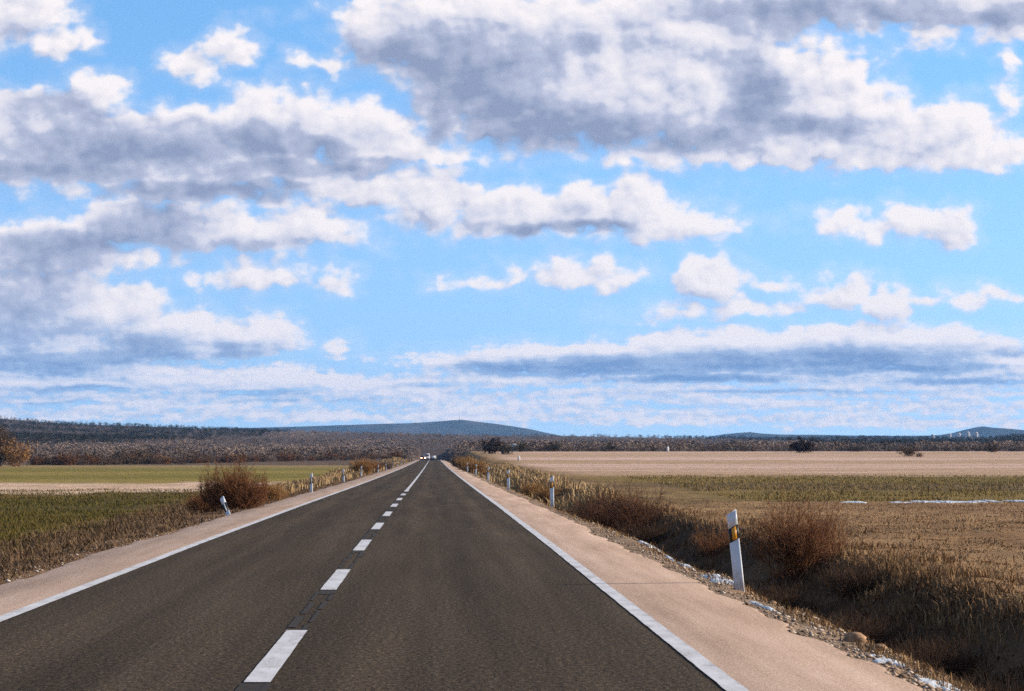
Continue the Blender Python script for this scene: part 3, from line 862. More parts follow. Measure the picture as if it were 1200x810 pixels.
def forest(name, px, D, hts, kind, tints, mat, label, seed):
    rs = np.random.default_rng(seed)
    tmpl = [tree_template(rs, kind) for _ in range(8)]
    x = (px - VX) / F * D; y = D
    z = ground_z(x, y) - .2
    Vs, Fs, At, n0 = [], [], [], 0
    w = rs.integers(0, 8, len(x))
    for k in range(8):
        i = np.where(w == k)[0]
        if not len(i): continue
        tv, tf = tmpl[k]
        a = rs.random(len(i)) * 2 * np.pi; ca_, sa_ = np.cos(a)[:, None], np.sin(a)[:, None]
        wd = (hts[i] * (1.1 + .6 * rs.random(len(i))))[:, None]
        X = (tv[None, :, 0] * ca_ - tv[None, :, 1] * sa_) * wd + x[i][:, None]
        Y = (tv[None, :, 0] * sa_ + tv[None, :, 1] * ca_) * wd + y[i][:, None]
        Z = tv[None, :, 2] * hts[i][:, None] + z[i][:, None]
        Vs.append(np.stack([X, Y, Z], -1).reshape(-1, 3))
        Fs.append((tf[None] + (np.arange(len(i)) * len(tv))[:, None, None] + n0).reshape(-1, 3)); n0 += len(i) * len(tv)
        At.append(np.repeat(tints[i], len(tv)))
    o = mesh_np(name, np.vstack(Vs), np.vstack(Fs), mat, attrs={'tint': np.concatenate(At)})
    return tag(o, label, None, None, 'stuff')

def forest_mat(name, stops):
    m_, t, b = material(name)
    f = t.node('ShaderNodeAttribute', attribute_name='tint').outputs['Fac']
    r = t.node('ShaderNodeNewGeometry').outputs['Random Per Island']
    t.put(b.inputs['Base Color'], t.ramp(t.m('ADD', t.m('MULTIPLY', f, .86), t.m('MULTIPLY', r, .14)), stops))
    b.inputs['Roughness'].default_value = .95; b.inputs['Specular IOR Level'].default_value = .05
    return m_
M_SCRUB = forest_mat('scrub_wood', [(0, (.075, .060, .044)), (.3, (.150, .110, .085)), (.6, (.225, .163, .128)), (1, (.34, .25, .195))])
M_PINE = forest_mat('pine_wood', [(0, (.016, .016, .009)), (.5, (.034, .032, .017)), (1, (.066, .056, .030))])
rs = np.random.default_rng(21)
NT_ = 24000
pxw = rs.uniform(-260, 1460, NT_)
D_ = (1 / 690 + rs.random(NT_) * (1 / 2650 - 1 / 690)) ** -1
D_ = np.where(rs.random(NT_) < .5, D_, rs.uniform(700, 2650, NT_))
xw = (pxw - VX) / F * D_; zw = ground_z(xw, D_)
pyw = VY - (zw - CAMZ) / D_ * F
# below this line in the picture the leafless scrub, above it the pines
lim = np.interp(pxw, [-300, 0, 30, 130, 200, 300, 345, 380, 640, 700, 780, 850, 950, 1060, 1200, 1500], [528, 526, 525, 521.5, 518, 513, 505, 480, 480, 512, 513.5, 516.5, 521, 526, 528.5, 530])
lim = lim + (fbm(pxw / 30, D_ / 200, 3) - .5) * 6
isP = pyw < lim
start = np.where(xw > 0, 668 + 30 * fbm(pxw / 40, pxw * 0, 2), 560 + 120 * fbm(pxw / 60, pxw * 0 + 3, 2))
start = np.where(np.abs(xw) < 8, 1120, start)
ok = D_ > start
patch = fbm(pxw / 70, D_ / 260, 3)
i = ok & ~isP & (rs.random(NT_) < .25 + .9 * sstep(.3, .6, patch))
forest('scrub_wood', pxw[i], D_[i], rs.uniform(1.5, 3.4, i.sum()), 'scrub', np.clip(.5 + (patch[i] - .5) * 1.4 + rs.normal(size=i.sum()) * .16, 0, 1), M_SCRUB,
       'leafless purplish brown scrub wood covering the plain beyond the fields', 31)
i = ok & isP
forest('pine_wood', pxw[i], D_[i], rs.uniform(2.4, 3.8, i.sum()), 'oak', np.clip(.45 + rs.normal(size=i.sum()) * .22, 0, 1), M_PINE,
       'dark pine wood on the low hills at the skyline', 32)

# ------------------------------------------------------------------ FAR HILLS
m_hill, t, b = material('far_hill_cover')
p = pos(t)
t.put(b.inputs['Base Color'], t.ramp(t.noise(t.v('MULTIPLY', p, (1, .5, 2)), .0022, 6, .6), [(.35, (.018, .024, .016)), (.55, (.036, .042, .026)), (.68, (.095, .082, .06))]))
b.inputs['Roughness'].default_value = 1; b.inputs['Specular IOR Level'].default_value = 0
def hills(prof, D, depth, seed):
    us = np.arange(prof[0][0], prof[-1][0], 2.0)
    ys = np.interp(us, [a for a, _ in prof], [c_ for _, c_ in prof])
    top = (VY - ys) / F * D + CAMZ
    ts = np.linspace(-1, 1, 41)
    Ug, Tg = np.meshgrid(us, ts)
    Y = D + Tg * depth; X = (Ug - VX) / F * D + Tg * 60
    bell = np.cos(Tg * np.pi / 2) ** 1.5
    rel = (top[None, :] + 6)
    rough = (fbm(X / 420 + seed, Y / 500, 5) - .5)
    Z = -6 + rel * np.clip(bell + rough * .5 * (1 - bell) * bell * 2, 0, 1.02) + rough * rel * .03
    n, m_ = Ug.shape; ii = np.arange(n * m_).reshape(n, m_)
    q = np.stack([ii[:-1, :-1], ii[:-1, 1:], ii[1:, 1:], ii[1:, :-1]], -1).reshape(-1, 4)
    return np.stack([X, Y, Z], -1).reshape(-1, 3), q
FARD = 9500.
h1 = hills([(60, 509), (200, 504), (330, 500.5), (372, 499.3), (400, 498.2), (440, 497), (478, 496.2), (500, 495.2), (518, 493.8), (535, 492.4), (543, 492.2), (556, 494), (580, 496.6), (600, 499.4), (620, 502.5), (640, 507), (660, 511), (690, 517), (720, 524)], FARD, 900, 1)
h2 = hills([(800, 522), (835, 511), (850, 508.8), (868, 507.2), (880, 506.4), (892, 508), (915, 509.2), (960, 509.4), (1000, 510.2), (1050, 510.6), (1090, 510.4), (1105, 509.6), (1122, 507), (1135, 503.4), (1148, 500.6), (1155, 499.6), (1164, 501), (1180, 502), (1200, 503.6), (1250, 506), (1330, 508), (1420, 522)], FARD - 200, 800, 6)
tag(mesh_np('hills', np.vstack([h1[0], h2[0]]), np.vstack([h1[1], h2[1] + len(h1[0])]), m_hill, smooth=True), kind='structure')
def hill_top(px, prof_obj, D): pass

# ------------------------------------------------------------------ HAZE
hz_bot, hz_top = -30., 330.
mb = MB(); mb.box((0, 5700, (hz_bot + hz_top) / 2), (16000, 12400, hz_top - hz_bot))
m_hz = bpy.data.materials.new('haze_air'); m_hz.use_nodes = True
nt = m_hz.node_tree; nt.nodes.remove(nt.nodes['Principled BSDF'])
pv = nt.nodes.new('ShaderNodeVolumePrincipled')
pv.inputs['Color'].default_value = (.27, .53, 1.0, 1); pv.inputs['Density'].default_value = HAZE
pv.inputs['Anisotropy'].default_value = .1
nt.links.new(pv.outputs[0], nt.nodes['Material Output'].inputs['Volume'])
tag(mb.build('haze', m_hz), 'pale blue haze over the far plain', None, None, 'stuff')

# ------------------------------------------------------------------ THINGS: roadside reflector posts
M_POST = plain_mat('white_plastic', (.60, .62, .65), .5, .35, .07, 6.)
# road grime climbing the foot of the posts, in streaks
_t = NT(M_POST.node_tree); _b = M_POST.node_tree.nodes['Principled BSDF']
_oc = objco(_t); _sp = _t.node('ShaderNodeSeparateXYZ'); _t.put(_sp.inputs[0], _oc)
_gr = _t.m('MULTIPLY', _t.ss(_sp.outputs[2], .42, -.02), _t.ss(_t.noise(_t.v('MULTIPLY', _oc, (1, 1, .35)), 26., 5, .7), .36, .62))
_base = _b.inputs['Base Color'].links[0].from_socket
_t.put(_b.inputs['Base Color'], _t.mix(_t.m('MULTIPLY', _gr, .6), _base, (.20, .145, .10)))
M_BLACK = plain_mat('black_band', (.014, .013, .013), .5, .3, .2, 9.)
M_AMBER = plain_mat('amber_reflector', (.62, .27, .02), .3, .5, .12, 60.)
M_WHITEREF = plain_mat('white_reflector', (.75, .74, .70), .3, .5, .1, 60.)
def post_section(w, d):
    # flattened D: broad rounded face towards the traffic, open-backed channel behind
    pts = []
    for k in range(9):
        a = math.pi * (1 - k / 8)
        pts.append((math.cos(a) * w / 2, -abs(math.sin(a)) ** .4 * d * .45))
    pts += [(w / 2, d * .45), (w / 2 - .018, d * .5), (0, d * .22), (-w / 2 + .018, d * .5), (-w / 2, d * .45)]
    return pts
def slanted(mb, sec, z0, z1, sl0, sl1, grow=0.0):
    """prism of the section between two planes slanted across its width"""
    w = max(p[0] for p in sec)
    sec = [(x * (1 + grow), y * (1 + grow * 1.2)) for x, y in sec]
    A = [(x, y, z0 + sl0 * x / w) for x, y in sec]; B = [(x, y, z1 + sl1 * x / w) for x, y in sec]
    mb.prism(A, B)
def make_post(reflector, z0=.66, z1=.845, rw=.030):
    root = empty('reflector_post')
    sec = post_section(.13, .095)
    mb = MB(); slanted(mb, sec, -.45, z0, 0, .028); slanted(mb, sec, z1, 1.03, .028, .033)
    mb.build('post_body', M_POST, root)
    mb = MB(); slanted(mb, sec, z0, z1, .028, .028, .012); mb.build('black_band', M_BLACK, root)
    mb = MB()
    A = [(x, -.0475, z + .028 * x / .065) for x, z in ((-rw, z0 + .012), (rw, z0 + .012), (rw, z1 - .012), (-rw, z1 - .012))]
    mb.prism([(x, y - .004, z) for x, y, z in A], [(x, y + .02, z) for x, y, z in A])
    mb.build('reflector', reflector, root)
    return root
base_amber = make_post(M_AMBER)
base_white = make_post(M_WHITEREF, .55, .82, .016)
used = {id(base_amber): False, id(base_white): False}
def put_post(src, x, y, lean_x, lean_y, label, group, sink=0.):
    o = src if not used[id(src)] else copy_tree(src)
    used[id(src)] = True
    o.location = (x, y, gz(x, y) - sink); o.rotation_euler = (lean_y, lean_x, 0)
    tag(o, label, 'roadside post', group)
    return o
ORD = ['first', 'second', 'third', 'fourth', 'fifth', 'sixth', 'seventh', 'eighth', 'ninth', 'tenth', 'eleventh']
GR, GL = 'reflector posts along the right verge', 'reflector posts along the left verge'
right = [(867, 28.6, -.105, 'tall white reflector post with amber reflector, nearest the camera on the right, tilting left'),
         (647, 76, -.01, 'second reflector post on the right, upright before dark ditch grass'),
         (596, 123, -.02, 'third reflector post on the right, beside tall straw grass'),
         (572, 171, .03, 'fourth reflector post on the right, just past the straw grass')]
for px, D, ln, lb in right:
    q_ = ground_at(px, {28.6: 692, 76: 594.5}[D]) if D < 100 else None
    put_post(base_amber, q_.x if q_ else (px - VX) / F * D, q_.y if q_ else D, ln, .03, lb, GR)
for k in range(4, 11):
    D = 171 + 47.6 * (k - 3)
    put_post(base_amber, 3.76 + rng.normal() * .05, D, rng.normal() * .03, .02, f'{ORD[k]} reflector post from the camera along the right verge, far and tiny', GR)
left = [(275, 68, -.42, 'white reflector post with black band leaning left before the big red brown bush'),
        (365.5, 115, .0, 'second reflector post on the left, just past the big red brown bush'),
        (403.5, 163, -.04, 'third reflector post on the left, in straw coloured grass'),
        (423.5, 211, .02, 'fourth reflector post on the left, before the orange bush')]
for px, D, ln, lb in left:
    put_post(base_white, (px - VX) / F * D, D, ln, .02 if D > 70 else -.5, lb, GL, .15 if D > 70 else .33)
for k in range(4, 10):
    D = 211 + 47.6 * (k - 3)
    put_post(base_white, -5.98 + rng.normal() * .05, D, rng.normal() * .03, .02, f'{ORD[k]} reflector post from the camera along the left verge, far and tiny', GL, .25)

# ------------------------------------------------------------------ THINGS: shrubs near the road
def place(px, D, dx=0):
    x = (px - VX) / F * D
    return (x, D, gz(x, D))
shrub('bush', place(275, 77), 1.32, 1.05, M_RED, 'big rounded leafless red brown bush on the left verge', 'bush', n=520, per=16, len2=.28, t=.0055, seed=3, spread=1.0, per2=2, stretch=(1.0, 1.0, .98))
shrub('bush', place(243, 79), .62, .6, M_RED, 'small low red brown bush at the left foot of the big bush', 'bush', n=160, per=10, len2=.4, t=.0055, seed=4, spread=1.1)
shrub('bush', place(318, 92), .62, .8, M_ORANGE, 'low straw coloured bush right of the big red bush', 'bush', n=160, per=8, len2=.35, t=.006, seed=5, spread=.9)
shrub('bush', place(425, 232), 1.5, 1.25, M_ORANGE, 'orange brown bush beyond the left reflector posts', 'bush', n=240, per=9, len2=.5, t=.012, seed=6, spread=.8)
shrub('bush', place(437, 262), 1.3, 1.3, M_RED, 'dull brown bush just right of the orange bush on the left', 'bush', n=160, per=9, len2=.5, t=.014, seed=7)
shrub('bush', place(452, 310), 1.2, 1.2, M_GREYTWIG, 'small grey brown bush farthest along the left verge', 'bush', n=120, per=9, len2=.5, t=.015, seed=8)
# right side
def on_bank(px, D, x=None):
    return place(px, D)
sh = shrub('bush', place(936, 41.5), 1.2, .78, M_RED, 'sparse twiggy red brown bush with one tall stem on the right bank', 'bush', n=150, per=12, len2=.42, t=.0045, seed=12, spread=.85, per2=2)
rs = np.random.default_rng(5)
P = np.array([[[0, 0, 0], [.03, 0, .45], [.0, .02, .9], [.04, 0, 1.32]]])
V1, Q1 = tubes(P, np.array([.010]), np.array([.003]), 5)
T2 = side_twigs(rs, P, 16, .3); V2, Q2 = tubes(T2, np.full(len(T2), .0035), np.full(len(T2), .0015))
mesh_np('tall_stem', np.vstack([V1, V2]), np.vstack([Q1, Q2 + len(V1)]), M_GREYTWIG, sh)
shrub('bush', place(728, 72), 1.5, 1.5, M_PURPLE, 'wide dark purplish bramble bush on the right bank', 'bush', n=360, per=14, len2=.5, t=.0055, seed=13, spread=1.15, per2=1)
shrub('bush', place(752, 64), .7, .9, M_DARKTWIG, 'low dark bramble at the right end of the wide bramble bush', 'bush', n=180, per=12, len2=.45, t=.005, seed=14, spread=1.15)
shrub('bush', place(688, 86), .8, 1.0, M_DARKTWIG, 'dark bramble behind the second right reflector post', 'bush', n=170, per=12, len2=.4, t=.006, seed=15, spread=1.1)
shrub('bush', place(836, 53), .62, .55, M_RED, 'small thin reddish bush behind the nearest reflector post', 'bush', n=80, per=9, len2=.3, t=.0035, seed=16, spread=.8)
shrub('bush', place(1008, 36), .5, .75, M_DARKTWIG, 'low brown thicket right of the twiggy bush with tall stem', 'bush', n=130, per=10, len2=.35, t=.0035, seed=17, spread=1.2)
for k, (px, D, h_, r_, lb) in enumerate([(905, 37, .5, .7, 'dark tangle of brambles on the ditch bank beside the nearest reflector post'),
                                        (1000, 30, .48, .75, 'dark tangle of brambles on the ditch bank below the twiggy bush'),
                                        (1090, 26.5, .45, .7, 'dark tangle of brambles on the ditch bank at lower right'),
                                        (1165, 22.5, .42, .6, 'dark tangle of brambles at the lower right corner')]):
    shrub('bramble', place(px, D), h_, r_, M_DARKTWIG, lb, 'bramble', n=170, per=11, len2=.34, t=.0028, seed=40 + k, spread=1.25, per2=1)
shrub('bush', place(624, 132), 1.15, .8, M_ORANGE, 'golden reed clump between the second and third right posts', 'bush', n=260, per=5, len2=.4, t=.009, seed=18, spread=.5)
shrub('bush', place(640, 122), .85, .9, M_ORANGE, 'lower golden reed clump right of the taller one', 'bush', n=220, per=5, len2=.35, t=.009, seed=19, spread=.6)
shrub('bush', place(557, 268), 1.9, 1.5, M_ORANGE, 'orange brown bush beside the right verge far along the road', 'bush', n=320, per=9, len2=.6, t=.013, seed=20, spread=.85)
shrub('bush', place(545, 300), 1.6, 1.3, M_ORANGE, 'smaller orange brown bush left of the far right-hand one', 'bush', n=240, per=9, len2=.6, t=.014, seed=21, spread=.85)
shrub('bush', place(537, 380), 1.8, 1.3, M_GREYTWIG, 'grey brown bush at the far end of the right verge', 'bush', n=200, per=9, len2=.6, t=.018, seed=22)
M_DARKBROWN = plant_mat('dark_brown_leaf', [(0, (.018, .010, .007)), (.6, (.046, .026, .016)), (1, (.09, .052, .03))])
def leafy(px, D, h_, r_, label, leaf, seed, nl=900, twig=M_DARKTWIG, name='bush', ls=None, cat='bush', group=None, st=(1, 1, 1)):
    return shrub(name, place(px, D), h_, r_, twig, label, cat, n=40, per=6, len2=h_ * .35, t=.012 * D / 300, seed=seed, spread=1.0, leaf=leaf, nleaf=nl,
                 lsize=ls or h_ * .055, group=group, stretch=st)
leafy(578, 560, 3.0, 2.9, 'tall dark reddish bush beyond the far right verge', M_DARKBROWN, 50, 2600, ls=.2)
leafy(593, 540, 2.2, 2.2, 'lower near black bush right of the tall dark reddish one', M_EVERG, 51, 1000)
leafy(610, 640, 2.8, 2.0, 'small dark green bush right of the pale hut', M_EVERG, 52, 700)
leafy(647, 655, 2.9, 2.4, 'round dark green bush on the wood edge behind the stubble', M_EVERG, 53, 800)
leafy(942, 600, 3.3, 3.7, 'big round dark brown bush alone on the right field edge', M_DARKBROWN, 54, 3200, ls=.24)
leafy(1003, 640, 1.9, 3.4, 'low wide dark green bush on the right field edge', M_EVERG, 55, 1100)
leafy(1066, 480, 2.1, 2.3, 'rounded rusty brown bush standing in the stubble on the right', M_BROWNLEAF, 56, 1100)
leafy(1079, 470, 1.0, 1.6, 'low straw brown bush at the foot of the rusty brown one', M_ORANGE, 57, 400)
leafy(1168, 620, 2.6, 2.2, 'brown pointed bush near the right edge of the field', M_BROWNLEAF, 58, 800)
leafy(714, 668, 2.4, 3.0, 'dark green bush left of the white marker stone', M_EVERG, 59, 700)
# left edge: bare tree with an orange willow beside it
def bare_tree(name, loc, h, spread, label, seed, mat, bark, leafmat=None, nl=0):
    rs = np.random.default_rng(seed)
    root = empty(name, loc)
    T = np.array([[[0, 0, -.2], [.05, .03, h * .15], [.12, .0, h * .32], [.05, .1, h * .5]]])
    L1 = side_twigs(rs, T, 16, h * .55, 5, .9, .35)
    L2 = side_twigs(rs, L1, 12, h * .26, 4, .9, .2)
    L3 = side_twigs(rs, L2, 9, h * .13, 3, 1.0, .1)
    for L in (L1, L2, L3):
        f = np.maximum(1, np.hypot(L[..., 0], L[..., 1]) / spread); L[..., 0] /= f; L[..., 1] /= f
        L[..., 2] = np.minimum(L[..., 2], h * (1.0 - .03 * rs.random(L.shape[:2])))
    V, Q = tubes(T, np.array([h * .035]), np.array([h * .018]), 7)
    mesh_np('trunk', V, Q, bark, root, smooth=True)
    Vs, Qs, n0 = [], [], 0
    for L, r0, r1 in ((L1, h * .012, h * .005), (L2, h * .006, h * .003), (L3, h * .0036, h * .002)):
        V, Q = tubes(L, np.full(len(L), r0), np.full(len(L), r1)); Vs.append(V); Qs.append(Q + n0); n0 += len(V)
    mesh_np('branches', np.vstack(Vs), np.vstack(Qs), mat, root)
    if leafmat:
        tips = L3[:, 1:].reshape(-1, 3)
        V, Q = leaf_tris(rs, tips[rs.integers(0, len(tips), nl)] + rs.normal(size=(nl, 3)) * .25, .13)
        mesh_np('foliage', V, Q, leafmat, root)
    tag(root, label, 'tree')
bare_tree('tree', place(4, 405), 7.2, 3.6, 'bare grey brown tree at the left edge of the picture', 61, M_GREYTWIG, M_BARK)
leafy(23, 398, 4.2, 2.1, 'lower orange brown bushy tree right of the bare tree at the left edge', M_ORANGE, 62, 2600, M_RED, 'tree', .15, 'tree')
leafy(-2, 396, 2.2, 1.8, 'dark bush at the foot of the bare tree by the left edge', M_EVERG, 63, 700)
leafy(110, 470, 2.4, 2.6, 'wide dark green bush in the left hedge line, first from the left', M_EVERG, 64, 900, st=(1.3, 1, 1))
leafy(149, 472, 2.6, 1.9, 'round dark green bush in the left hedge line, second from the left', M_EVERG, 65, 1800)
leafy(168, 474, 2.4, 2.0, 'pointed dark green bush in the left hedge line, third from the left', M_EVERG, 66, 1800)

# hedge line along the far edge of the left field
hg = 'hedge bushes along the far edge of the left field'
protos = [shrub('hedge_bush', (0, 0, 0), 1.9, 1.9, M_RED if k == 1 else M_GREYTWIG, 'low leafless brown hedge bush at the far edge of the left field', 'hedge bush', n=44, per=8, len2=.8, t=.022, seed=70 + k, spread=1.15,
          leaf=M_BROWNLEAF, nleaf=160, lsize=.16, group=hg) for k in range(3)]
k = 0
for px in np.arange(40, 470, 6.2):
    D = float(np.interp(px, [0, 200, 400, 470], [432, 470, 600, 660])) + rng.normal() * 5
    o = protos[k] if k < 3 else copy_tree(protos[int(rng.integers(0, 3))])
    o.location = place(px + rng.normal() * 2, D); o.rotation_euler = (0, 0, rng.random() * 6.28)
    s_ = .55 + .7 * rng.random(); o.scale = (s_, s_, s_ * (.8 + .4 * rng.random())); k += 1
hg = 'scattered bushes along the far edge of the right field'
protos = [shrub('hedge_bush', (0, 0, 0), 1.7, 1.7, M_GREYTWIG, 'low leafless brown bush at the far edge of the right field', 'hedge bush', n=40, per=8, len2=.8, t=.024, seed=80 + k, spread=1.15,
          leaf=M_EVERG if k == 0 else M_GREYTWIG, nleaf=160, lsize=.15, group=hg) for k in range(3)]
k = 0
for px in np.concatenate([np.arange(620, 1230, 17.0)]):
    D = 672 + rng.normal() * 6
    o = protos[k] if k < 3 else copy_tree(protos[int(rng.integers(0, 3))])
    o.location = place(px + rng.normal() * 4, D); o.rotation_euler = (0, 0, rng.random() * 6.28)
    s_ = .45 + .75 * rng.random(); o.scale = (s_, s_, s_); k += 1

# ------------------------------------------------------------------ THINGS: stones, snow remnants, markers, hut, far buildings, mast
M_STONE = plain_mat('ochre_stone', (.30, .185, .11), .9, .1, .4, 14.)
def blob(rs, sx_, sy_, sz_, rough=.25, n=14, m_=9, seed=0):
    th = np.linspace(0, 2 * np.pi, n, endpoint=False); ph = np.linspace(.05, np.pi - .05, m_)
    T, Pp = np.meshgrid(th, ph)
    r = 1 + rough * (fbm(np.cos(T) * np.sin(Pp) * 1.5 + seed, np.sin(T) * np.sin(Pp) * 1.5 + np.cos(Pp) * 2 + seed * 3, 3) - .5) * 2
    V = np.stack([r * np.cos(T) * np.sin(Pp) * sx_, r * np.sin(T) * np.sin(Pp) * sy_, r * np.cos(Pp) * sz_], -1)
    i = np.arange(n * m_).reshape(m_, n); i2 = np.roll(i, -1, 1)
    q = np.stack([i[:-1], i[1:], i2[1:], i2[:-1]], -1).reshape(-1, 4)
    return V.reshape(-1, 3), [q, i[0][None, :], i[-1][None, ::-1]]
def stone(px, py, size, label, seed):
    c_ = ground_at(px, py)
    V, Fc = blob(rng, size, size * .8, size * .55, .45, 12, 8, seed)
    o = mesh_np('stone', V, Fc, M_STONE, loc=c_ + Vector((0, 0, size * .2)))
    tag(o, label, 'stone', 'stones on the right verge')
stone(924, 701, .075, 'ochre stone on the gravel just right of the nearest reflector post', 1)
stone(1002, 752, .12, 'largest ochre stone on the gravel edge at lower right', 2)
stone(1030, 762, .07, 'small ochre stone right beside the largest one', 3)
stone(721, 614, .11, 'rusty clod on the verge edge before the white snow patches', 4)
stone(905, 708, .05, 'small pale stone on the gravel right of the reflector post foot', 5)
m_snow, t, b = material('old_snow')
n = t.noise(objco(t), 9., 5, .65)
t.put(b.inputs['Base Color'], t.ramp(n, [(.3, (.34, .35, .36)), (.5, (.62, .66, .70)), (.7, (.78, .80, .83))]))
b.inputs['Roughness'].default_value = .55
t.put(b.inputs['Normal'], t.bump(n, .6, .05))
def snow(px, D, lx, ly, h_, label, seed, x=None):
    x = (px - VX) / F * D if x is None else x
    rs = np.random.default_rng(seed)
    n, rings = 40, 9
    th = np.linspace(0, 2 * np.pi, n, endpoint=False)
    rad = .15 + 1.55 * fbm(np.cos(th) * 2.6 + seed, np.sin(th) * 2.6 + seed, 4) ** 1.2
    V = []
    for k in range(rings):
        f = 1 - k / (rings - 1)
        X = np.cos(th) * rad * lx * f; Y = np.sin(th) * rad * ly * f
        gx = ground_z(x + X, D + Y)
        hh = h_ * (1 - f ** 2.5) * (.35 + 1.3 * fbm((x + X) * 4, (D + Y) * 2.2, 3)) - (.03 if k == 0 else 0)
        V.append(np.stack([X, Y, gx + hh - gz(x, D)], 1))
    V = np.vstack(V); V[:, 2] -= h_ * .55 * (fbm(V[:, 0] * 9 + seed, (V[:, 1] + D) * 3.5, 3) > .56)     # thaw holes
    i = np.arange(n * rings).reshape(rings, n); i2 = np.roll(i, -1, 1)
    q = np.stack([i[:-1], i2[:-1], i2[1:], i[1:]], -1).reshape(-1, 4)
    o = mesh_np('snow_patch', V, q, m_snow, loc=(x, D, gz(x, D)), smooth=True)
    tag(o, label, 'snow patch', 'remnants of snow')
FD = [(1002, 96, .55, 1.6, 'first white snow strip from the left at the field boundary'), (1056, 96, .38, 1.5, 'second white snow strip from the left at the field boundary'),
      (1084, 97, .50, 1.8, 'third snow strip at the field boundary, left part of the longest white run'), (1102, 97, .50, 2.1, 'fourth snow strip at the field boundary, middle of the longest white run'),
      (1122, 97, .65, 2.1, 'fifth snow strip at the field boundary, brightest end of the longest white run'), (1148, 97.5, .34, 1.3, 'sixth snow strip at the field boundary, thin and broken'),
      (1164, 98, .32, 1.6, 'seventh snow strip at the field boundary, short'), (1192, 98.5, .6, 1.8, 'last snow strip at the field boundary, by the right edge')]
for k, (px, D, a, b_, lb) in enumerate(FD): snow(px, D, a, b_, .045, lb, 100 + k)
DT = [(717, 61.5, .12, .8, 'small white snow lump at the far end of the ditch snow'), (731, 56, .13, 1.0, 'second small snow lump in the ditch, thin and grey'),
      (744, 52, .13, .9, 'third snow lump in the ditch, bright and small'), (763, 47, .20, 1.9, 'long bright snow strip in the ditch left of the nearest reflector post'),
      (790, 41.5, .14, 1.0, 'bright snow strip midway between bramble bush and nearest reflector post'), (806, 38.8, .14, 1.0, 'snow strip in the ditch shortly before the nearest reflector post'),
      (845, 33.2, .15, 1.2, 'greyish snow strip just left of the nearest reflector post foot'), (886, 28.2, .07, .45, 'snow strip just right of the nearest reflector post foot'),
      (900, 27.2, .07, .45, 'small snow scrap right of the nearest reflector post'),
      (1040, 20.3, .16, .7, 'dirty grey snow in the ditch above the lower right gravel'), (1105, 18.3, .18, .7, 'dirty white snow patch in the ditch at lower right'),
      (1140, 17.4, .14, .6, 'last dirty snow scrap at the lower right corner')]
for k, (px, D, a, b_, lb) in enumerate(DT): snow(px, D, a * (1.45 if px < 850 else 1), b_ * (1.25 if px < 850 else 1), (.034 if px < 850 else .024), lb, 120 + k)

# loose gravel (stuff)
Vs, Fs3, n0 = [], [], 0
gx_, gy_ = scatter(5200, 3.42, 4.45, 14, 70, 1.7, .5, .42)
gl_x, gl_y = scatter(1500, -6.4, -5.7, 22, 80, 1.5, .5, .42)
gx_ = np.concatenate([gx_, gl_x]); gy_ = np.concatenate([gy_, gl_y])
oc = np.array([[1, 0, 0], [0, 1, 0], [-1, 0, 0], [0, -1, 0], [0, 0, 1], [0, 0, -.6]], float)
of = np.array([[0, 1, 4], [1, 2, 4], [2, 3, 4], [3, 0, 4], [1, 0, 5], [2, 1, 5], [3, 2, 5], [0, 3, 5]])
n = len(gx_); s_ = .008 + .026 * rng.random(n) ** 3
V = oc[None] * s_[:, None, None] * (.6 + .8 * rng.random((n, 6, 1))) * np.array([1.2, 1, .7])
V = V + np.stack([gx_, gy_, ground_z(gx_, gy_) + s_ * .2], 1)[:, None, :]
M_GRAV = plant_mat('gravel', [(0, (.13, .085, .055)), (.5, (.29, .20, .135)), (.85, (.42, .32, .24)), (1, (.58, .52, .46))])
tag(mesh_np('gravel', V.reshape(-1, 3), (of[None] + (np.arange(n) * 6)[:, None, None]).reshape(-1, 3), M_GRAV), 'loose stony gravel along the edge of the shoulder', None, None, 'stuff')

# white marker stone, thin posts, pale hut
M_WHITE = plain_mat('whitewash', (.74, .72, .68), .7, .2, .12, 3.)
M_FARWALL = plain_mat('far_wall', (.50, .49, .47), .8, .2, .1, 1.)
M_ROOF = plain_mat('pale_roof', (.50, .44, .40), .8, .2, .2, 3.)
M_WOODP = plain_mat('weathered_wood', (.17, .13, .10), .9, .1, .3, 3.)
M_DOOR = plain_mat('dark_opening', (.04, .032, .028), .8, .2, .2, 3.)
mb = MB(); mb.prism([(-.34, -.2, -.2), (.34, -.2, -.2), (.34, .2, -.2), (-.34, .2, -.2)], [(-.28, -.16, 1.25), (.28, -.16, 1.25), (.28, .16, 1.25), (-.28, .16, 1.25)])
mb.prism([(-.28, -.16, 1.25), (.28, -.16, 1.25), (.28, .16, 1.25), (-.28, .16, 1.25)], [(-.14, -.12, 1.5), (.14, -.12, 1.5), (.14, .12, 1.5), (-.14, .12, 1.5)])
o = mb.build('marker_stone', M_WHITE); o.location = place(783, 636); tag(o, 'white marker stone alone at the far edge of the stubble field', 'marker stone')
mb = MB(); mb.prism([(-.2, -.12, -.1), (.2, -.12, -.1), (.2, .12, -.1), (-.2, .12, -.1)], [(-.2, -.12, .62), (.2, -.12, .62), (.2, .12, .62), (-.2, .12, .62)])
mb.prism([(-.2, -.12, .62), (.2, -.12, .62), (.2, .12, .62), (-.2, .12, .62)], [(-.09, -.1, .76), (.09, -.1, .76), (.09, .1, .76), (-.09, .1, .76)])
o = mb.build('marker_stone', M_WHITE); o.location = place(608, 395); tag(o, 'small white marker stone in the stubble below the pale hut', 'marker stone')
hut = empty('hut', place(603, 700))
mb = MB(); mb.box((0, 0, 1.0), (2.3, 2.2, 2.4)); mb.build('wall', M_ROOF, hut)
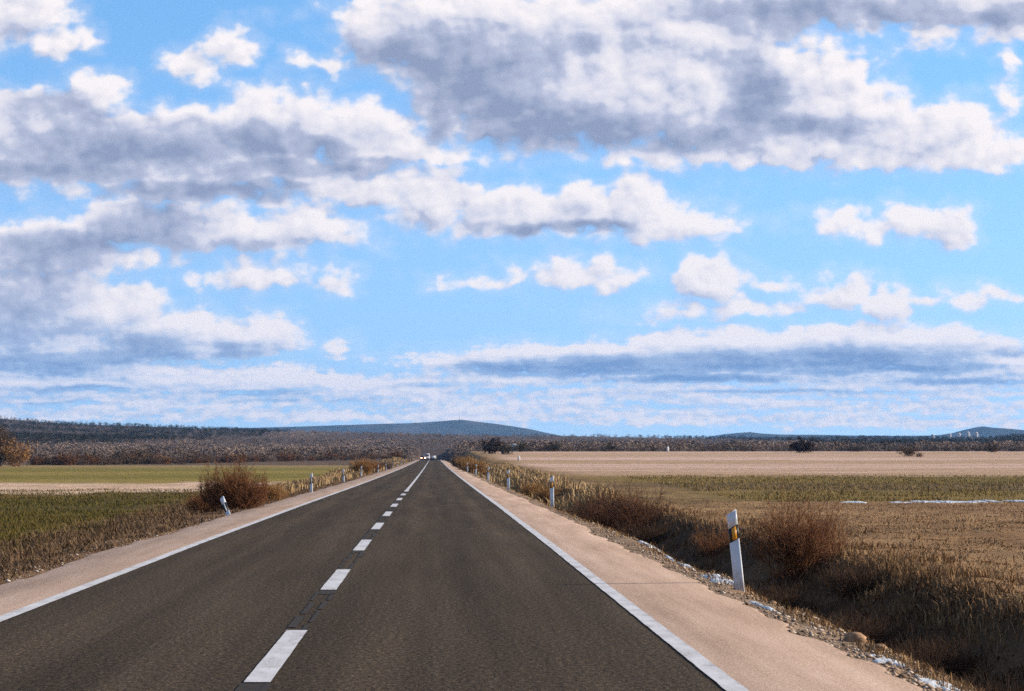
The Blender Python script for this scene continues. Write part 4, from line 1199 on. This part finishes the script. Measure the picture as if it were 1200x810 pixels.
mb = MB(); mb.prism([(-1.4, -1.35, 2.2), (1.4, -1.35, 2.2), (0, -1.35, 2.95)], [(-1.4, 1.35, 2.2), (1.4, 1.35, 2.2), (0, 1.35, 2.95)]); mb.build('roof', M_WHITE, hut)
mb = MB(); mb.box((.3, -1.11, .75), (.8, .06, 1.7)); mb.build('door', M_DOOR, hut)
hut.rotation_euler = (0, 0, .3); hut.scale = (.75, .75, .75); tag(hut, 'tiny pale hut with light roof between dark bushes on the right', 'hut')
def pole(px, D, h_, label):
    r = empty('utility_pole', place(px, D))
    mb = MB(); mb.disc_cyl((0, 0, h_ / 2 - .3), (0, 0, 1), .11, h_ + .6, 8); mb.build('pole', M_WOODP, r)
    mb = MB(); mb.box((0, -.13, h_ - .35), (1.3, .09, .11)); mb.build('crossarm', M_WOODP, r)
    tag(r, label, 'utility pole')
pole(47, 440, 4.4, 'slim wooden pole beside the orange tree on the left')
pole(664, 668, 3.6, 'slim pale pole at the far edge of the stubble behind the second post')
# far white village under the right-hand hill
def far_house(px, w, h_, label):
    D = 4300.
    r = empty('building', (0, 0, 0)); x = (px - VX) / F * D
    zb = CAMZ + (VY - 511.5) / F * D; h_ = h_ * .58
    r.location = (x, D, zb)
    mb = MB(); mb.box((0, 0, h_ / 2 - 20), (w, 14, h_ + 40)); mb.build('wall', M_FARWALL, r)
    mb = MB(); mb.prism([(-w / 2 - .4, -7.4, h_), (w / 2 + .4, -7.4, h_), (w / 2 + .4, 7.4, h_), (-w / 2 - .4, 7.4, h_)], [(-w / 2, -.3, h_ + 2.2), (w / 2, -.3, h_ + 2.2), (w / 2, .3, h_ + 2.2), (-w / 2, .3, h_ + 2.2)]); mb.build('roof', M_ROOF, r)
    for k in (-1, 1):
        mb = MB(); mb.box((k * w * .22, -7.05, h_ * .6), (w * .16, .2, h_ * .16)); mb.build('window', M_DOOR, r)
    tag(r, label, 'building', 'white village buildings below the far hill')
for px, w, h_, lb in [(1096, 4, 3, 'low white building farthest left in the far village'), (1116, 4, 6, 'slim white building left in the far village, alone'), (1127, 4.5, 7, 'white tower-like building in the left half of the far village'),
                      (1137.5, 5, 11, 'tallest white building in the middle of the far village'), (1141, 5, 5, 'low white building right against the tallest one'), (1147.5, 5, 10, 'tall white building at the right end of the far village')]:
    far_house(px, w, h_, lb)
# mast on the far hill
ms = empty('radio_mast', (0, 0, 0))
x = (538.5 - VX) / F * FARD; ms.location = (x, FARD, CAMZ + (VY - 493.) / F * FARD)
M_STEEL = plain_mat('grey_steel', (.25, .26, .28), .6, .3, .1, 1.)
mb = MB(); mb.prism([(-1.8, -1.6, -4), (1.8, -1.6, -4), (0, 1.8, -4)], [(-.5, -.4, 17), (.5, -.4, 17), (0, .5, 17)]); mb.build('tower', M_STEEL, ms)
mb = MB(); mb.disc_cyl((0, 0, 20), (0, 0, 1), .35, 7, 6); mb.build('antenna', M_STEEL, ms)
mb = MB(); mb.box((10, 0, .5), (9, 6, 6)); mb.build('base_building', M_ROOF, ms)
tag(ms, 'thin radio mast on the summit of the far blue hill', 'radio mast')

# ------------------------------------------------------------------ THINGS: three vehicles at the end of the road
M_TYRE = plain_mat('tyre_rubber', (.02, .02, .02), .8, .2, .2, 9.)
M_GLASS = plain_mat('vehicle_glass', (.03, .04, .05), .1, .6, .1, 2.)
def glow(name, c, s_):
    m_, t, b = material(name); b.inputs['Emission Color'].default_value = (*c, 1); b.inputs['Emission Strength'].default_value = s_
    b.inputs['Base Color'].default_value = (.8, .8, .8, 1); return m_
M_LAMP = glow('headlight_on', (1, .60, .28), 14.0)
M_TAIL = plain_mat('tail_lens', (.35, .02, .015), .3, .5, .1, 9.)
def vehicle(name, loc, body_c, label, cat, prof, w, lights, heading=0, glass=None):
    """prof: side outline (y forward, z); lofted with the greenhouse narrower than the body"""
    r = empty(name, loc, (0, 0, heading))
    mp = plain_mat(name + '_paint', body_c, .35, .5, .05, 2.)
    zs = [p_[1] for p_ in prof]; zt = max(zs)
    def ring(sgn): return [(sgn * (w / 2 - .16 * max(0, (z - .95) / (zt - .95))), y, z) for y, z in prof]
    mb = MB(); mb.prism(ring(-1), ring(1)); mb.build('body', mp, r)
    yf = max(p_[0] for p_ in prof); yb = min(p_[0] for p_ in prof)
    mb = MB()
    for quad in glass: mb.prism([(x, y + .012, z + .012) for x, y, z in quad], [(x, y - .04, z - .01) for x, y, z in quad])
    mb.build('windscreen', M_GLASS, r)
    for sx_ in (-1, 1):
        for y in (yf - .85, yb + .8):
            wh = MB(); wh.disc_cyl((sx_ * (w / 2 - .08), y, .32), (1, 0, 0), .33, .2, 16); tyre = wh.build('wheel', M_TYRE, r)
            rm = MB(); rm.disc_cyl((sx_ * (w / 2 + .025), y, .32), (1, 0, 0), .2, .03, 12); rm.build('rim', M_STEEL, tyre)
        hl = MB(); hl.box((sx_ * (w / 2 - .3), yf - .01, .72), (.30, .06, .22)); hl.build('headlight', lights, r)
        tl = MB(); tl.box((sx_ * (w / 2 - .2), yb + .01, .85), (.2, .05, .3)); tl.build('tail_light', M_TAIL, r)
    bp = MB(); bp.box((0, yf + .03, .42), (w * .96, .14, .24)); bp.box((0, yb - .03, .45), (w * .96, .14, .24)); bp.build('bumper', M_TYRE, r)
    tag(r, label, cat)
car_prof = [(2.05, .25), (2.1, .6), (1.95, .86), (1.05, .98), (.35, 1.43), (-1.0, 1.46), (-1.75, 1.05), (-2.1, .98), (-2.12, .3)]
van_prof = [(2.4, .3), (2.45, .8), (2.25, 1.08), (1.75, 1.2), (1.15, 2.0), (.9, 2.15), (-2.4, 2.2), (-2.45, .35)]
gl_car = [[(-.62, .98, 1.03), (.62, .98, 1.03), (.55, .42, 1.39), (-.55, .42, 1.39)]]
gl_van = [[(-.78, 1.72, 1.26), (.78, 1.72, 1.26), (.66, 1.2, 1.95), (-.66, 1.2, 1.95)]]
x = -3.25; vehicle('car', (x, 770, zroad(770.)), (.16, .035, .02), 'dark red car with bright headlights coming in the left lane', 'car', car_prof, 1.75, M_LAMP, math.pi, gl_car)
x = -1.75; vehicle('van', (x - .35, 800, zroad(800.)), (.50, .52, .56), 'pale van following the red car near the road centre', 'van', van_prof, 1.9, M_WHITEREF, math.pi, gl_van)
x = -.2; vehicle('car', (x + .25, 792, zroad(792.)), (.58, .58, .58), 'small white car driving away in the right lane', 'car', car_prof, 1.75, M_WHITEREF, 0, gl_car)
